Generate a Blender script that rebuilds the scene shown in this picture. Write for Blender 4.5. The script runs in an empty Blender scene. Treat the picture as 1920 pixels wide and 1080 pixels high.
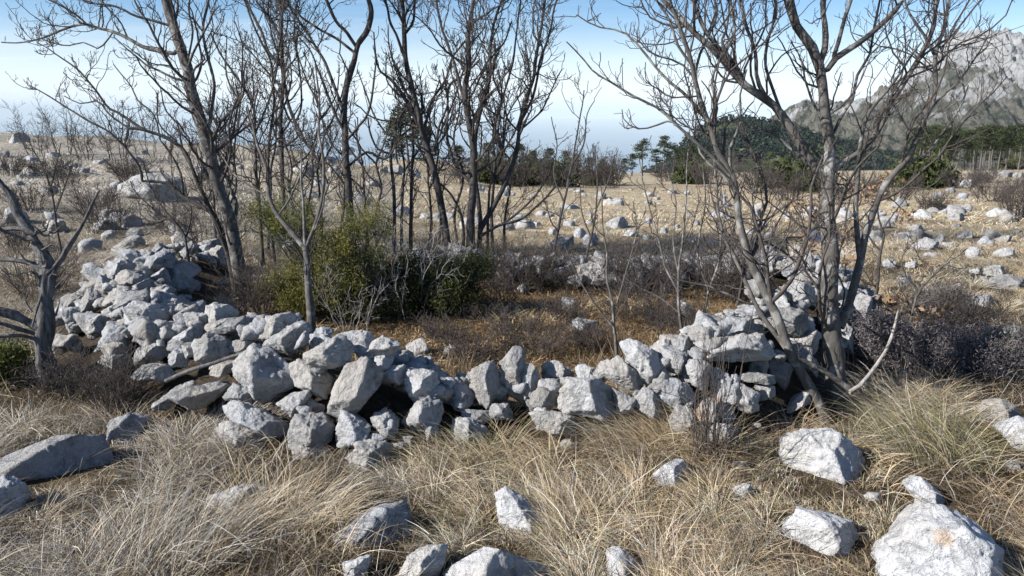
HAZE_DENSITY = .00005
SKY_STRENGTH = .055
EXPOSURE = 1.0
VEIL = (11.5, 12.0, 12.7)
SKYTINT = (.80, 1.06, 1.34)
import bpy, math, random
import numpy as np
from mathutils import Matrix, Vector

C = bpy.context.scene
col = bpy.context.scene.collection
RNG = np.random.default_rng(7)
random.seed(7)

# ------------------------------------------------------------------ camera
PITCH = math.radians(13.0)
FOC = 1440.0                       # pixels at 1920 wide
CAM = np.array([0.0, 0.0, 1.6])
FW = np.array([0.0, math.cos(PITCH), -math.sin(PITCH)])
UP = np.array([0.0, math.sin(PITCH), math.cos(PITCH)])
RT = np.array([1.0, 0.0, 0.0])

def ray(px, py):
    px = np.asarray(px, float); py = np.asarray(py, float)
    return FW + np.multiply.outer((px - 960) / FOC, RT) - np.multiply.outer((py - 540) / FOC, UP)

def at_depth(px, py, t):
    return CAM + ray(px, py) * np.asarray(t, float)[..., None]

# ------------------------------------------------------------------ noise
def _hash(ix, iy, iz, seed):
    h = (ix.astype(np.uint32) * np.uint32(374761393) + iy.astype(np.uint32) * np.uint32(668265263)
         + iz.astype(np.uint32) * np.uint32(2246822519) + np.uint32((seed * 3266489917) & 0xffffffff))
    h = (h ^ (h >> np.uint32(13))) * np.uint32(1274126177)
    h = h ^ (h >> np.uint32(16))
    return (h & np.uint32(0xffff)).astype(np.float64) / 65535.0

def vnoise(p, seed=0):
    p = np.asarray(p, float)
    i = np.floor(p).astype(np.int64); f = p - i
    u = f * f * (3 - 2 * f)
    r = 0
    for a in (0, 1):
        for b in (0, 1):
            for c in (0, 1):
                w = (u[..., 0] if a else 1 - u[..., 0]) * (u[..., 1] if b else 1 - u[..., 1]) * (u[..., 2] if c else 1 - u[..., 2])
                r = r + w * _hash(i[..., 0] + a, i[..., 1] + b, i[..., 2] + c, seed)
    return r * 2 - 1

def fbm(p, oct=4, seed=0, gain=.5, ridged=False):
    a, s, r = 1.0, 1.0, 0
    for k in range(oct):
        n = vnoise(np.asarray(p) * s + k * 17.3, seed + k)
        if ridged: n = 1 - 2 * np.abs(n)
        r = r + a * n
        a *= gain; s *= 2.03
    return r

def p3(x, y, z=0.0):
    x = np.asarray(x, float); y = np.asarray(y, float)
    return np.stack([x, y, np.zeros_like(x) + z], -1)

def sstep(a, b, x):
    t = np.clip((x - a) / (b - a), 0, 1)
    return t * t * (3 - 2 * t)

# ------------------------------------------------------------------ terrain
def terrain(x, y):
    x = np.asarray(x, float); y = np.asarray(y, float)
    a = np.clip(x / np.maximum(y, 3.0), -1.5, 1.5)
    s = np.interp(a, [-1.2, -.67, -.5, -.3, -.15, 0, .3, .67, 1.2], [.04, .032, .02, .0, -.045, -.074, -.072, -.066, -.05])
    yy = np.maximum(y - 8, 0)
    yl = np.minimum(yy, 22)
    wl = sstep(-.060, -.005, s)
    z = wl * (s * yl - .11 * np.maximum(yy - 24, 0)) + (1 - wl) * s * yy
    far = np.maximum(y - 185, 0)
    z = z - .32 * far
    amp = np.clip(y / 8, .35, 3.0) * np.clip(1 - y / 150, .3, 1)
    z = z + .05 * amp * fbm(p3(x * .55, y * .55), 3, 3) + .10 * np.clip((y - 7) / 15, 0, 1.5) * fbm(p3(x * .16, y * .16), 2, 9)
    z = z + .012 * fbm(p3(x * 3.1, y * 3.1), 2, 5) * (y < 14)
    return np.maximum(z, -700)

# wall ridge: crest points as seen (px, py, height, half width front)
CREST = [(395,465,.28,.45),(300,476,.33,.6),(235,512,.38,.65),(255,560,.40,.62),(330,585,.42,.6),(430,596,.45,.58),(560,612,.48,.52),
         (690,640,.46,.45),(770,678,.36,.36),(850,702,.28,.26),(950,705,.28,.24),(1080,705,.30,.26),(1200,668,.38,.34),
         (1320,622,.48,.45),(1430,580,.48,.5),(1530,548,.42,.5),(1555,512,.33,.5),
         (1450,490,.20,.5),(1300,494,.16,.42),(1150,500,.20,.4),(1050,490,.22,.45),(930,482,.20,.5),(810,474,.16,.45)]
CP = []
for (u, v, h, w) in CREST:
    d = ray(u, v); t = (h - CAM[2]) / d[2]
    p = CAM + d * t
    CP.append((p[0], p[1], h, w))
CP = np.array(CP)

def ridge(x, y):
    x = np.asarray(x, float); y = np.asarray(y, float)
    best = np.zeros_like(x)
    for k in range(len(CP) - 1):
        a, b = CP[k], CP[k + 1]
        dx, dy = b[0] - a[0], b[1] - a[1]
        t = np.clip(((x - a[0]) * dx + (y - a[1]) * dy) / (dx * dx + dy * dy), 0, 1)
        d = np.hypot(x - a[0] - t * dx, y - a[1] - t * dy)
        h = a[2] + t * (b[2] - a[2]); w = a[3] + t * (b[3] - a[3])
        best = np.maximum(best, h * np.clip(1.25 * (1 - d / (w * 1.05)), 0, 1))
    return best

def surf(x, y):
    return terrain(x, y) + ridge(x, y)

def ground(x, y):                       # the soil sheet, banked a little under the wall
    return terrain(x, y) + np.maximum(ridge(x, y) * .62 - .05, 0)

_T = np.concatenate([np.arange(1.8, 14, .015), np.arange(14, 60, .12), np.arange(60, 420, .8)])
def hit(px, py, f=None):
    f = f or surf
    d = ray(px, py)
    P = CAM + d * _T[:, None]
    below = P[:, 2] < f(P[:, 0], P[:, 1])
    k = int(np.argmax(below)) if below.any() else len(_T) - 1
    return float(_T[k])

# ------------------------------------------------------------------ objects
def mesh_from(name, V, quads=None, tris=None, smooth=True):
    me = bpy.data.meshes.new(name)
    V = np.asarray(V, np.float32)
    me.vertices.add(len(V)); me.vertices.foreach_set('co', V.ravel())
    idx, starts, n = [], [], 0
    if quads is not None and len(quads):
        q = np.asarray(quads, np.int32); idx.append(q.ravel()); starts.append(np.arange(len(q)) * 4); n = len(q) * 4
    if tris is not None and len(tris):
        t = np.asarray(tris, np.int32); idx.append(t.ravel()); starts.append(n + np.arange(len(t)) * 3)
    idx = np.concatenate(idx); starts = np.concatenate(starts)
    me.loops.add(len(idx)); me.loops.foreach_set('vertex_index', idx.astype(np.int32))
    me.polygons.add(len(starts)); me.polygons.foreach_set('loop_start', starts.astype(np.int32))
    me.update(calc_edges=True)
    me.polygons.foreach_set('use_smooth', np.full(len(starts), smooth, dtype=bool))
    me.validate()
    return me

def vcol(me, cols):
    a = me.color_attributes.new('Col', 'FLOAT_COLOR', 'POINT')
    c = np.ones((len(me.vertices), 4), np.float32); c[:, :3] = cols
    a.data.foreach_set('color', c.ravel())

def link(name, me, mat, parent=None, loc=(0, 0, 0)):
    o = bpy.data.objects.new(name, me)
    col.objects.link(o)
    if mat is not None: me.materials.append(mat)
    o.location = loc
    if parent is not None: o.parent = parent
    return o

def tag(o, label=None, cat=None, group=None, kind=None):
    if label: o['label'] = label
    if cat: o['category'] = cat
    if group: o['group'] = group
    if kind: o['kind'] = kind
    return o

def empty(name, loc):
    o = bpy.data.objects.new(name, None); col.objects.link(o); o.location = loc
    o.empty_display_size = .1
    return o

# ------------------------------------------------------------------ materials
def mat_new(name):
    m = bpy.data.materials.new(name); m.use_nodes = True
    nt = m.node_tree
    for n in list(nt.nodes): nt.nodes.remove(n)
    return m, nt
def N(nt, typ, **kw):
    n = nt.nodes.new(typ)
    for k, v in kw.items():
        if k in n.inputs: n.inputs[k].default_value = v
        else: setattr(n, k, v)
    return n
def L(nt, a, b): nt.links.new(a, b)
def ramp(nt, fac, stops):
    r = nt.nodes.new('ShaderNodeValToRGB')
    e = r.color_ramp.elements
    while len(e) < len(stops): e.new(.5)
    for k, (p, c) in enumerate(stops):
        e[k].position = p; e[k].color = (c[0], c[1], c[2], 1)
    L(nt, fac, r.inputs['Fac']); return r
def mix(nt, fac, a, b, mode='MIX'):
    m = nt.nodes.new('ShaderNodeMix'); m.data_type = 'RGBA'; m.blend_type = mode
    if isinstance(fac, (int, float)): m.inputs['Factor'].default_value = fac
    else: L(nt, fac, m.inputs['Factor'])
    for s, v in (('A', a), ('B', b)):
        sock = [i for i in m.inputs if i.name == s and i.type == 'RGBA'][0]
        if isinstance(v, tuple): sock.default_value = (v[0], v[1], v[2], 1)
        else: L(nt, v, sock)
    return [o for o in m.outputs if o.type == 'RGBA'][0]
def finish(nt, colour, rough=.9, normal=None, transl=0, spec=.2):
    out = N(nt, 'ShaderNodeOutputMaterial')
    b = N(nt, 'ShaderNodeBsdfPrincipled', Roughness=rough)
    b.inputs['Specular IOR Level'].default_value = spec
    if isinstance(colour, tuple): b.inputs['Base Color'].default_value = (*colour, 1)
    else: L(nt, colour, b.inputs['Base Color'])
    if normal is not None: L(nt, normal, b.inputs['Normal'])
    if transl:
        t = N(nt, 'ShaderNodeBsdfTranslucent')
        if isinstance(colour, tuple): t.inputs['Color'].default_value = (*colour, 1)
        else: L(nt, colour, t.inputs['Color'])
        m = N(nt, 'ShaderNodeMixShader', Fac=transl)
        L(nt, b.outputs[0], m.inputs[1]); L(nt, t.outputs[0], m.inputs[2])
        L(nt, m.outputs[0], out.inputs['Surface'])
    else:
        L(nt, b.outputs[0], out.inputs['Surface'])

def mk_rock(name, base=(.425, .43, .44), dark=(.115, .117, .122), warm=(.375, .35, .315), rust=0.0, lichen=.55, even=False):
    m, nt = mat_new(name)
    tc = N(nt, 'ShaderNodeTexCoord'); oi = N(nt, 'ShaderNodeObjectInfo')
    vm = N(nt, 'ShaderNodeVectorMath', operation='ADD')
    sc = N(nt, 'ShaderNodeVectorMath', operation='SCALE'); sc.inputs['Scale'].default_value = 31.0
    cb = N(nt, 'ShaderNodeCombineXYZ')
    for k in range(3): L(nt, oi.outputs['Random'], cb.inputs[k])
    L(nt, cb.outputs[0], sc.inputs[0]); L(nt, tc.outputs['Object'], vm.inputs[0]); L(nt, sc.outputs[0], vm.inputs[1])
    P = vm.outputs[0]
    n1 = N(nt, 'ShaderNodeTexNoise', Scale=5.5, Detail=8.0, Roughness=.65); L(nt, P, n1.inputs['Vector'])
    n2 = N(nt, 'ShaderNodeTexNoise', Scale=22.0, Detail=8.0, Roughness=.75); L(nt, P, n2.inputs['Vector'])
    n3 = N(nt, 'ShaderNodeTexNoise', Scale=2.2, Detail=3.0); L(nt, P, n3.inputs['Vector'])
    vo = N(nt, 'ShaderNodeTexVoronoi', Scale=4.0, feature='DISTANCE_TO_EDGE'); 
    dist = N(nt, 'ShaderNodeVectorMath', operation='MULTIPLY_ADD'); dist.inputs[1].default_value = (.35, .35, .35)
    L(nt, n1.outputs['Color'], dist.inputs[0]); L(nt, P, dist.inputs[2]); L(nt, dist.outputs[0], vo.inputs['Vector'])
    vp = N(nt, 'ShaderNodeTexVoronoi', Scale=42.0); L(nt, P, vp.inputs['Vector'])
    wr = ramp(nt, n3.outputs['Fac'], [(.40, base), (.68, warm)])
    r2 = ramp(nt, n1.outputs['Fac'], [(.30, (1, 1, 1)), (.52, (.25, .25, .25)), (.66, (0, 0, 0))])
    r3 = ramp(nt, n2.outputs['Fac'], [(.36, (1, 1, 1)), (.60, (0, 0, 0))])
    mm = N(nt, 'ShaderNodeMath', operation='MULTIPLY'); L(nt, r2.outputs[0], mm.inputs[0]); L(nt, r3.outputs[0], mm.inputs[1])
    m2 = N(nt, 'ShaderNodeMath', operation='MULTIPLY'); m2.inputs[1].default_value = lichen * 1.7; L(nt, mm.outputs[0], m2.inputs[0]); m2.use_clamp = True
    c = mix(nt, m2.outputs[0], wr.outputs[0], dark)
    vr = ramp(nt, oi.outputs['Random'], [(0, (.66, .645, .62)), (.25, (.98, .98, .98)), (.5, (.80, .81, .83)), (.75, (1.06, 1.05, 1.03)), (1, (.90, .88, .85))])
    if not even: c = mix(nt, 1.0, c, vr.outputs[0], 'MULTIPLY')
    if rust:
        n4 = N(nt, 'ShaderNodeTexNoise', Scale=6.0, Detail=4.0); L(nt, P, n4.inputs['Vector'])
        rr = ramp(nt, n4.outputs['Fac'], [(.5 - .1 * rust, (0, 0, 0)), (.62, (rust, rust, rust))])
        c = mix(nt, rr.outputs[0], c, (.42, .25, .13))
    crk = ramp(nt, vo.outputs['Distance'], [(0, (0, 0, 0)), (.03, (1, 1, 1))])
    pit = ramp(nt, vp.outputs['Distance'], [(.05, (0, 0, 0)), (.35, (1, 1, 1))])
    a1 = N(nt, 'ShaderNodeMath', operation='MULTIPLY_ADD'); a1.inputs[1].default_value = .12
    L(nt, crk.outputs[0], a1.inputs[0]); L(nt, n1.outputs['Fac'], a1.inputs[2])
    a2 = N(nt, 'ShaderNodeMath', operation='MULTIPLY_ADD'); a2.inputs[1].default_value = .45
    L(nt, n2.outputs['Fac'], a2.inputs[0]); L(nt, a1.outputs[0], a2.inputs[2])
    a3 = N(nt, 'ShaderNodeMath', operation='MULTIPLY_ADD'); a3.inputs[1].default_value = .10
    L(nt, pit.outputs[0], a3.inputs[0]); L(nt, a2.outputs[0], a3.inputs[2])
    bp = N(nt, 'ShaderNodeBump', Strength=.9, Distance=.05); L(nt, a3.outputs[0], bp.inputs['Height'])
    finish(nt, c, .92, bp.outputs[0], spec=.12)
    return m

def mk_bark(name, base, light, scale=14, patch=None, zs=.45):
    m, nt = mat_new(name)
    tc = N(nt, 'ShaderNodeTexCoord')
    mp = N(nt, 'ShaderNodeMapping'); mp.inputs['Scale'].default_value = (1, 1, zs); L(nt, tc.outputs['Object'], mp.inputs['Vector'])
    n = N(nt, 'ShaderNodeTexNoise', Scale=float(scale) * 2.2, Detail=6.0, Roughness=.65); L(nt, mp.outputs[0], n.inputs['Vector'])
    r = ramp(nt, n.outputs['Fac'], [(.3, base), (.7, light)])
    c = r.outputs[0]
    if patch:
        n2 = N(nt, 'ShaderNodeTexNoise', Scale=float(scale), Detail=4.0, Roughness=.6); L(nt, tc.outputs['Object'], n2.inputs['Vector'])
        r2 = ramp(nt, n2.outputs['Fac'], [(.53, (0, 0, 0)), (.62, (.8, .8, .8))])
        c = mix(nt, r2.outputs[0], c, patch)
    bp = N(nt, 'ShaderNodeBump', Strength=.7, Distance=.01); L(nt, n.outputs['Fac'], bp.inputs['Height'])
    finish(nt, c, .9, bp.outputs[0], spec=.15)
    return m

def mk_vcol(name, transl=.3, rough=.8, spec=.15):
    m, nt = mat_new(name)
    a = N(nt, 'ShaderNodeAttribute', attribute_name='Col')
    finish(nt, a.outputs['Color'], rough, None, transl, spec)
    return m

M = {}
M['rock'] = mk_rock('limestone')
M['pale'] = mk_rock('sunlit pale limestone', base=(.52, .525, .535), dark=(.16, .162, .168), warm=(.46, .44, .41), lichen=.42, even=True)
M['rust'] = mk_rock('rusty limestone', rust=.75)
M['bark'] = mk_bark('grey bark', (.045, .041, .037), (.125, .115, .104), 12, (.23, .22, .20))
M['barkr'] = mk_bark('lichened bark', (.042, .038, .034), (.125, .115, .103), 9, (.25, .242, .228))
M['barkd'] = mk_bark('dark bark', (.030, .027, .025), (.085, .076, .070), 12)  # bark copy for shadowed, backlit trees, shade put into its colour
M['twig'] = mk_bark('twig bark', (.042, .035, .032), (.100, .085, .078), 30)
M['twigg'] = mk_bark('grey twig bark', (.16, .15, .14), (.33, .315, .30), 30)
M['snag'] = mk_bark('bleached dead wood', (.020, .018, .018), (.165, .158, .152), 20, zs=.08)
M['stick'] = mk_bark('pale stick', (.16, .145, .13), (.36, .33, .30), 20)
M['blade'] = mk_vcol('grass blade', .28, .6, .3)
M['leaf'] = mk_vcol('leaf', .25, .75)
M['needle'] = mk_vcol('needle', .15, .75)
# ------------------------------------------------------------------ rocks
import bmesh
_ICO = {}
def ico(level):
    if level not in _ICO:
        bm = bmesh.new(); bmesh.ops.create_icosphere(bm, subdivisions=level, radius=1)
        bm.verts.ensure_lookup_table()
        V = np.array([v.co[:] for v in bm.verts]); F = np.array([[v.index for v in f.verts] for f in bm.faces])
        bm.free(); _ICO[level] = (V, F)
    return _ICO[level]

def rock_shape(planes, level, rng, rough, p=70.0):
    """vertices of a faceted, chipped stone bounded by planes [(nx,ny,nz,h)]"""
    D, F = ico(level)
    Pn = np.array(planes)
    dots = np.maximum(D @ Pn[:, :3].T, 1e-4) / Pn[:, 3]
    mx = dots.max(1); R = 1 / (mx * ((dots / mx[:, None]) ** p).sum(1) ** (1 / p))
    V = D * R[:, None]
    size = np.abs(V).max()
    off = rng.uniform(-50, 50, 3)
    q = V / size
    d = .05 * fbm(q * 1.6 + off, 2, 1) + .075 * (fbm(q * 2.6 + off, 5, 4, .62, ridged=True) - .3) + .028 * fbm(q * 12 + off, 3, 8, .65)
    # chipped ledges and a few open cracks running through the stone
    dr = norm(rng.normal(0, 1, 3) + np.array([0, .8, 0])); w_ = q @ dr
    led = w_ * rng.uniform(2.2, 3.6) + .55 * fbm(q * 1.6 + off * .7, 3, 15)
    fr = led - np.floor(led)
    d = d - .055 * sstep(.0, 1.0, fr) * (fbm(q * 1.3 + off * 2, 2, 19) > -.15) - .05 * np.exp(-((fr - .5) / .05) ** 2) * (fbm(q * 1.9 - off, 2, 23) > .1)
    V = V * (1 + rough * d)[:, None]
    return V, F

def norm(a):
    a = np.asarray(a, float); return a / np.linalg.norm(a)

def rand_planes(rng, a, b, c, n=7):
    """random block half-sizes a,b,c in local axes"""
    pl = []
    for ax, h in ((0, a), (1, b), (2, c)):
        for s in (-1, 1):
            v = rng.normal(0, .22, 3); v[ax] += s
            v = norm(v); pl.append((*v, h * rng.uniform(.85, 1.0)))
    for _ in range(n):
        v = norm(rng.normal(0, 1, 3))
        h = math.sqrt((a * v[0]) ** 2 + (b * v[1]) ** 2 + (c * v[2]) ** 2) * rng.uniform(.72, 1.0)
        pl.append((*v, h))
    return pl

CAMROT = np.stack([RT, UP, -FW], 1)      # columns: right, up, toward the viewer

def outline_planes(rng, poly, T, style):
    """poly: (n,2) in metres about its centre (x right, y up)"""
    n = len(poly); pl = []
    area = 0
    for k in range(n):
        x0, y0 = poly[k]; x1, y1 = poly[(k + 1) % n]; area += x0 * y1 - x1 * y0
    if area < 0: poly = poly[::-1]
    for k in range(n):
        p0, p1 = poly[k], poly[(k + 1) % n]
        e = p1 - p0; l = np.hypot(*e)
        if l < 1e-5: continue
        nn = np.array([e[1], -e[0]]) / l
        h = float(nn @ p0)
        if h < .004: h = .004
        front = rng.random() < .72
        t = rng.uniform(.15, .75) if front else -rng.uniform(.05, .6)
        v = np.array([nn[0] * math.cos(t), nn[1] * math.cos(t), math.sin(t)])
        pl.append((*v, max(h * math.cos(t), .003) * 1.04 + .10 * T * abs(math.sin(t))))
        if front:
            t = -rng.uniform(.0, .35); v = np.array([nn[0] * math.cos(t), nn[1] * math.cos(t), math.sin(t)]); pl.append((*v, max(h, .003) * 1.04))
    rx = np.abs(poly).max(0)
    if style == 'ridge':            # two big facets meeting at an edge that runs down the front
        x0 = rng.uniform(-.1, .15) * rx[0]
        for nx in (-.62, .62):
            v = norm((nx, rng.uniform(.05, .3), .75)); pl.append((*v, max(v[0] * x0 + v[2] * T, .02)))
    elif style == 'shade':         # the broad face is turned away from the sun
        v = norm((.62, .05, .78)); pl.append((*v, T * .45)); v = norm((-.5, .75, .45)); pl.append((*v, T * .8))
    elif style == 'slab':
        v = norm((rng.uniform(-.15, .15), rng.uniform(.5, .9), .7)); pl.append((*v, T * .85))
    else:
        v = norm((rng.uniform(-.75, -.2), rng.uniform(-.2, .5), .8)); pl.append((*v, T * rng.uniform(.5, .85)))
        v = norm((rng.uniform(.5, 1.0), rng.uniform(-.3, .3), .7)); pl.append((*v, T * rng.uniform(.30, .75) + .25 * rx[0] * v[0] * rng.uniform(0, 1)))
        v = norm((rng.uniform(-.35, .35), rng.uniform(.45, .9), .6)); pl.append((*v, T * rng.uniform(.6, .95)))
        if rng.random() < .5: v = norm((rng.uniform(-.4, .4), rng.uniform(-.8, -.3), .7)); pl.append((*v, T * rng.uniform(.7, 1.0)))
    for _ in range(3):
        v = norm((rng.uniform(-.9, .9), rng.uniform(-.9, .9), -rng.uniform(.3, 1))); pl.append((*v, T * rng.uniform(.9, 1.2)))
    return pl

ROCKF = []
FOOT = []          # (x, y, r) footprints that keep grass out
def make_rock(name, poly, label, cat='rock', group=None, mat='rock', depth=None, base=False, T=None, style='', level=5, push=0.0, rough=1.0, seed=None, foot=True, sunk=.75):
    poly = np.array(poly, float)
    rng = np.random.default_rng(seed if seed is not None else int(abs(poly).sum() * 7) % 100003)
    cx, cy = (poly.max(0) + poly.min(0)) / 2
    cen = poly.mean(0) * .5 + np.array([cx, cy]) * .5
    if depth is None:
        t = hit(cen[0], poly[:, 1].max() - 2) if base else min(hit(cen[0], cen[1]), hit(cen[0], poly[:, 1].max() - 3) + .12)
    else: t = depth
    t = t + push
    s = t / FOC
    loc2 = (poly - cen) * s * np.array([1, -1])
    if base:                                   # carry the stone on into the soil
        low = loc2[:, 1] < np.percentile(loc2[:, 1], 35)
        loc2[low, 1] -= sunk * (loc2[:, 1].max() - loc2[:, 1].min()) * .4
    wh = loc2.max(0) - loc2.min(0)
    if T is None: T = .46 * min(wh[0], wh[1] * 1.1) * rng.uniform(.9, 1.15)
    pl = outline_planes(rng, loc2, T, style)
    V, F = rock_shape(pl, level, rng, rough)
    ext = V[:, :2].max(0) - V[:, :2].min(0); V[:, :2] *= np.clip(wh / ext, .7, 1.5) * 1.03; V[:, :2] += (loc2.max(0) + loc2.min(0)) / 2 - (V[:, :2].max(0) + V[:, :2].min(0)) / 2
    W = V @ CAMROT.T
    c = at_depth(cen[0], cen[1], t) + FW * (T * (.55 if base else .35))
    o = link(name, mesh_from(name, W, tris=F), M[mat], None, c)
    tag(o, label, cat, group)
    if foot: FOOT.append((c[0], c[1], max(wh[0] * .5, .04)))
    if foot: ROCKF.append((c[0], c[1], wh[0] * .62, min(wh[1], .4))) if base else None
    return o

def block_rock(name, pos, abc, label, cat='rock', group=None, mat='rock', level=3, rough=1.0, rng=RNG, rot=None, foot=False):
    pl = rand_planes(rng, *abc)
    V, F = rock_shape(pl, level, rng, rough)
    if rot is None: rot = (rng.normal(0, .3), rng.normal(0, .3), rng.uniform(0, 6.28))
    Rm = np.array(Matrix.Rotation(rot[2], 3, 'Z') @ Matrix.Rotation(rot[0], 3, 'X') @ Matrix.Rotation(rot[1], 3, 'Y'))
    o = link(name, mesh_from(name, V @ Rm.T, tris=F), M[mat], None, pos)
    tag(o, label, cat, group)
    if foot: FOOT.append((pos[0], pos[1], max(abc[0], abc[1]) * .9))
    return o

def reg(ox, oy, pts, s=2.7):
    return [(ox + x / s, oy + y / s) for x, y in pts]

WG = 'stones of the dry stone enclosure wall'
# each stone: outline in zoomed pixels, label, options
R6 = [  # origin 380,550 : left half of the front wall
 ([(195,175),(240,140),(330,110),(400,95),(470,130),(440,165),(350,225),(300,245),(210,225)], 'long dark-backed boulder lying on the wall crest left of the slim trunk', {}),
 ([(290,265),(340,235),(400,195),(480,150),(530,140),(558,160),(545,240),(500,280),(430,320),(380,300)], 'big pale crest boulder with a faint pink stain, just below the slim trunk', {}),
 ([(537,190),(570,170),(640,170),(660,195),(600,250),(565,280),(545,240)], 'small rounded upright stone between the pink-stained boulder and the jutting stone', {}),
 ([(505,355),(540,310),(620,250),(690,205),(730,230),(757,310),(720,350),(660,380),(560,385)], 'bright jutting stone leaning out over the big tilted slab', {'push': -.14}),
 ([(690,205),(790,185),(850,190),(870,240),(820,300),(760,312),(735,250)], 'flat craggy crest slab directly behind the jutting stone', {'style': 'slab'}),
 ([(860,240),(905,212),(1005,250),(1000,280),(930,325),(860,315),(810,305)], 'flat pale slab with a ragged edge at the right end of the high crest', {'style': 'slab', 'push': -.06}),
 ([(890,335),(990,285),(1060,310),(1085,350),(1075,390),(1020,400),(900,375)], 'shaded stone under the ragged crest slab', {'push': .1}),
 ([(885,365),(1025,360),(1032,400),(1010,465),(900,455),(870,430)], 'squared block with a lit top over the dark hollow', {}),
 ([(615,580),(640,480),(690,390),(780,325),(905,350),(880,430),(800,530),(740,600),(660,660),(615,630)], 'very big tilted slab standing on end, with a dark crack, in the left wall', {'level': 5, 'push': -.06}),
 ([(425,345),(470,335),(580,380),(645,430),(628,520),(600,540),(540,515),(480,480),(440,400)], 'rounded boulder wedged left of the very big tilted slab', {}),
 ([(130,420),(185,350),(200,310),(260,260),(340,290),(420,370),(475,480),(420,500),(330,530),(280,560),(250,510),(180,460)], 'broad shadowed boulder with a crest-like ridge, largest of the left wall face', {'level': 5, 'style': 'ridge', 'push': -.05}),
 ([(95,520),(140,455),(200,480),(255,530),(250,560),(190,550),(110,545)], 'low stone under the left corner of the broad ridged boulder', {}),
 ([(75,580),(110,550),(170,550),(300,600),(410,660),(390,710),(340,745),(280,720),(180,660),(90,620)], 'long smooth boulder sloping down to the right at the foot of the left wall', {'push': -.06}),
 ([(10,795),(30,715),(120,650),(200,690),(330,760),(350,795),(200,820),(40,815)], 'wide pointed stone half in the grass beneath the long sloping boulder', {'style': 'ridge'}),
 ([(365,550),(440,500),(520,490),(540,540),(490,580),(460,632),(410,590)], 'flat tilted stone under the broad ridged boulder', {'style': 'slab'}),
 ([(455,585),(540,535),(605,570),(610,625),(480,632)], 'shaded wedge stone between tilted slab and flat tilted stone', {'push': .05}),
 ([(420,800),(425,700),(480,640),(540,610),(600,620),(660,680),(650,740),(590,790),(430,815)], 'big rounded block at the foot of the wall below the tilted slab', {'level': 5, 'push': -.04}),
 ([(665,690),(690,600),(730,590),(825,650),(820,670),(850,690),(840,740),(760,790),(680,790)], 'shadowed pointed stone at the wall foot right of the big rounded block', {'style': 'ridge'}),
 ([(845,640),(880,590),(920,585),(990,650),(985,720),(960,750),(900,720),(860,690)], 'lumpy stone in the mouth of the dark hollow', {}),
 ([(1000,665),(1060,580),(1150,525),(1195,560),(1215,620),(1180,680),(1110,725),(1050,715)], 'pitted stone leaning right of the dark hollow', {'push': -.03}),
 ([(1010,440),(1060,395),(1110,385),(1180,395),(1195,450),(1130,510),(1070,535),(1020,490)], 'rounded pale stone over the pitted stone', {'push': -.04}),
 ([(1085,340),(1130,318),(1145,345),(1185,345),(1180,395),(1095,388)], 'small notched stone perched on top of the rounded pale stone', {}),
 ([(715,830),(740,780),(780,745),(850,760),(940,750),(970,790),(960,850),(880,920),(800,930),(740,880)], 'craggy fissured stone standing in the grass in front of the wall', {'rough': 1.7, 'level': 5, 'push': -.08}),
 ([(985,765),(1010,715),(1095,745),(1090,785),(1010,785)], 'small white stone in the grass under the pitted stone', {}),
 ([(445,845),(540,770),(610,770),(658,812),(640,840),(540,850)], 'small peaked stone in the grass at the foot of the big rounded block', {'style': 'ridge'}),
 ([(820,745),(850,710),(930,730),(930,765),(830,770)], 'little angular stone under the lumpy hollow stone', {}),
 ([(0,215),(40,200),(130,260),(150,310),(110,335),(40,365),(0,355)], 'angular boulder with a lit left face under the thin white crest stone', {}),
 ([(-80,500),(-20,465),(60,440),(110,460),(105,500),(30,545),(-40,560)], 'long low stone with a dark seam at the left foot of the wall', {}),
 ([(129,245),(220,230),(262,262),(190,312),(148,302)], 'shaded stone tucked under the long dark-backed boulder', {'push': .05}),
 ([(5,205),(60,165),(130,130),(190,115),(240,135),(230,170),(160,185),(80,208)], 'thin white elongated stone lying on the crest', {'push': -.04}),
 ([(-10,80),(45,45),(120,60),(165,100),(150,130),(70,165),(0,155)], 'lumpy crest boulder with grey patches at the bend of the wall', {}),
 ([(30,385),(130,340),(190,350),(180,390),(130,425),(60,418)], 'flat stone below the angular lit boulder', {}),
]
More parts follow.
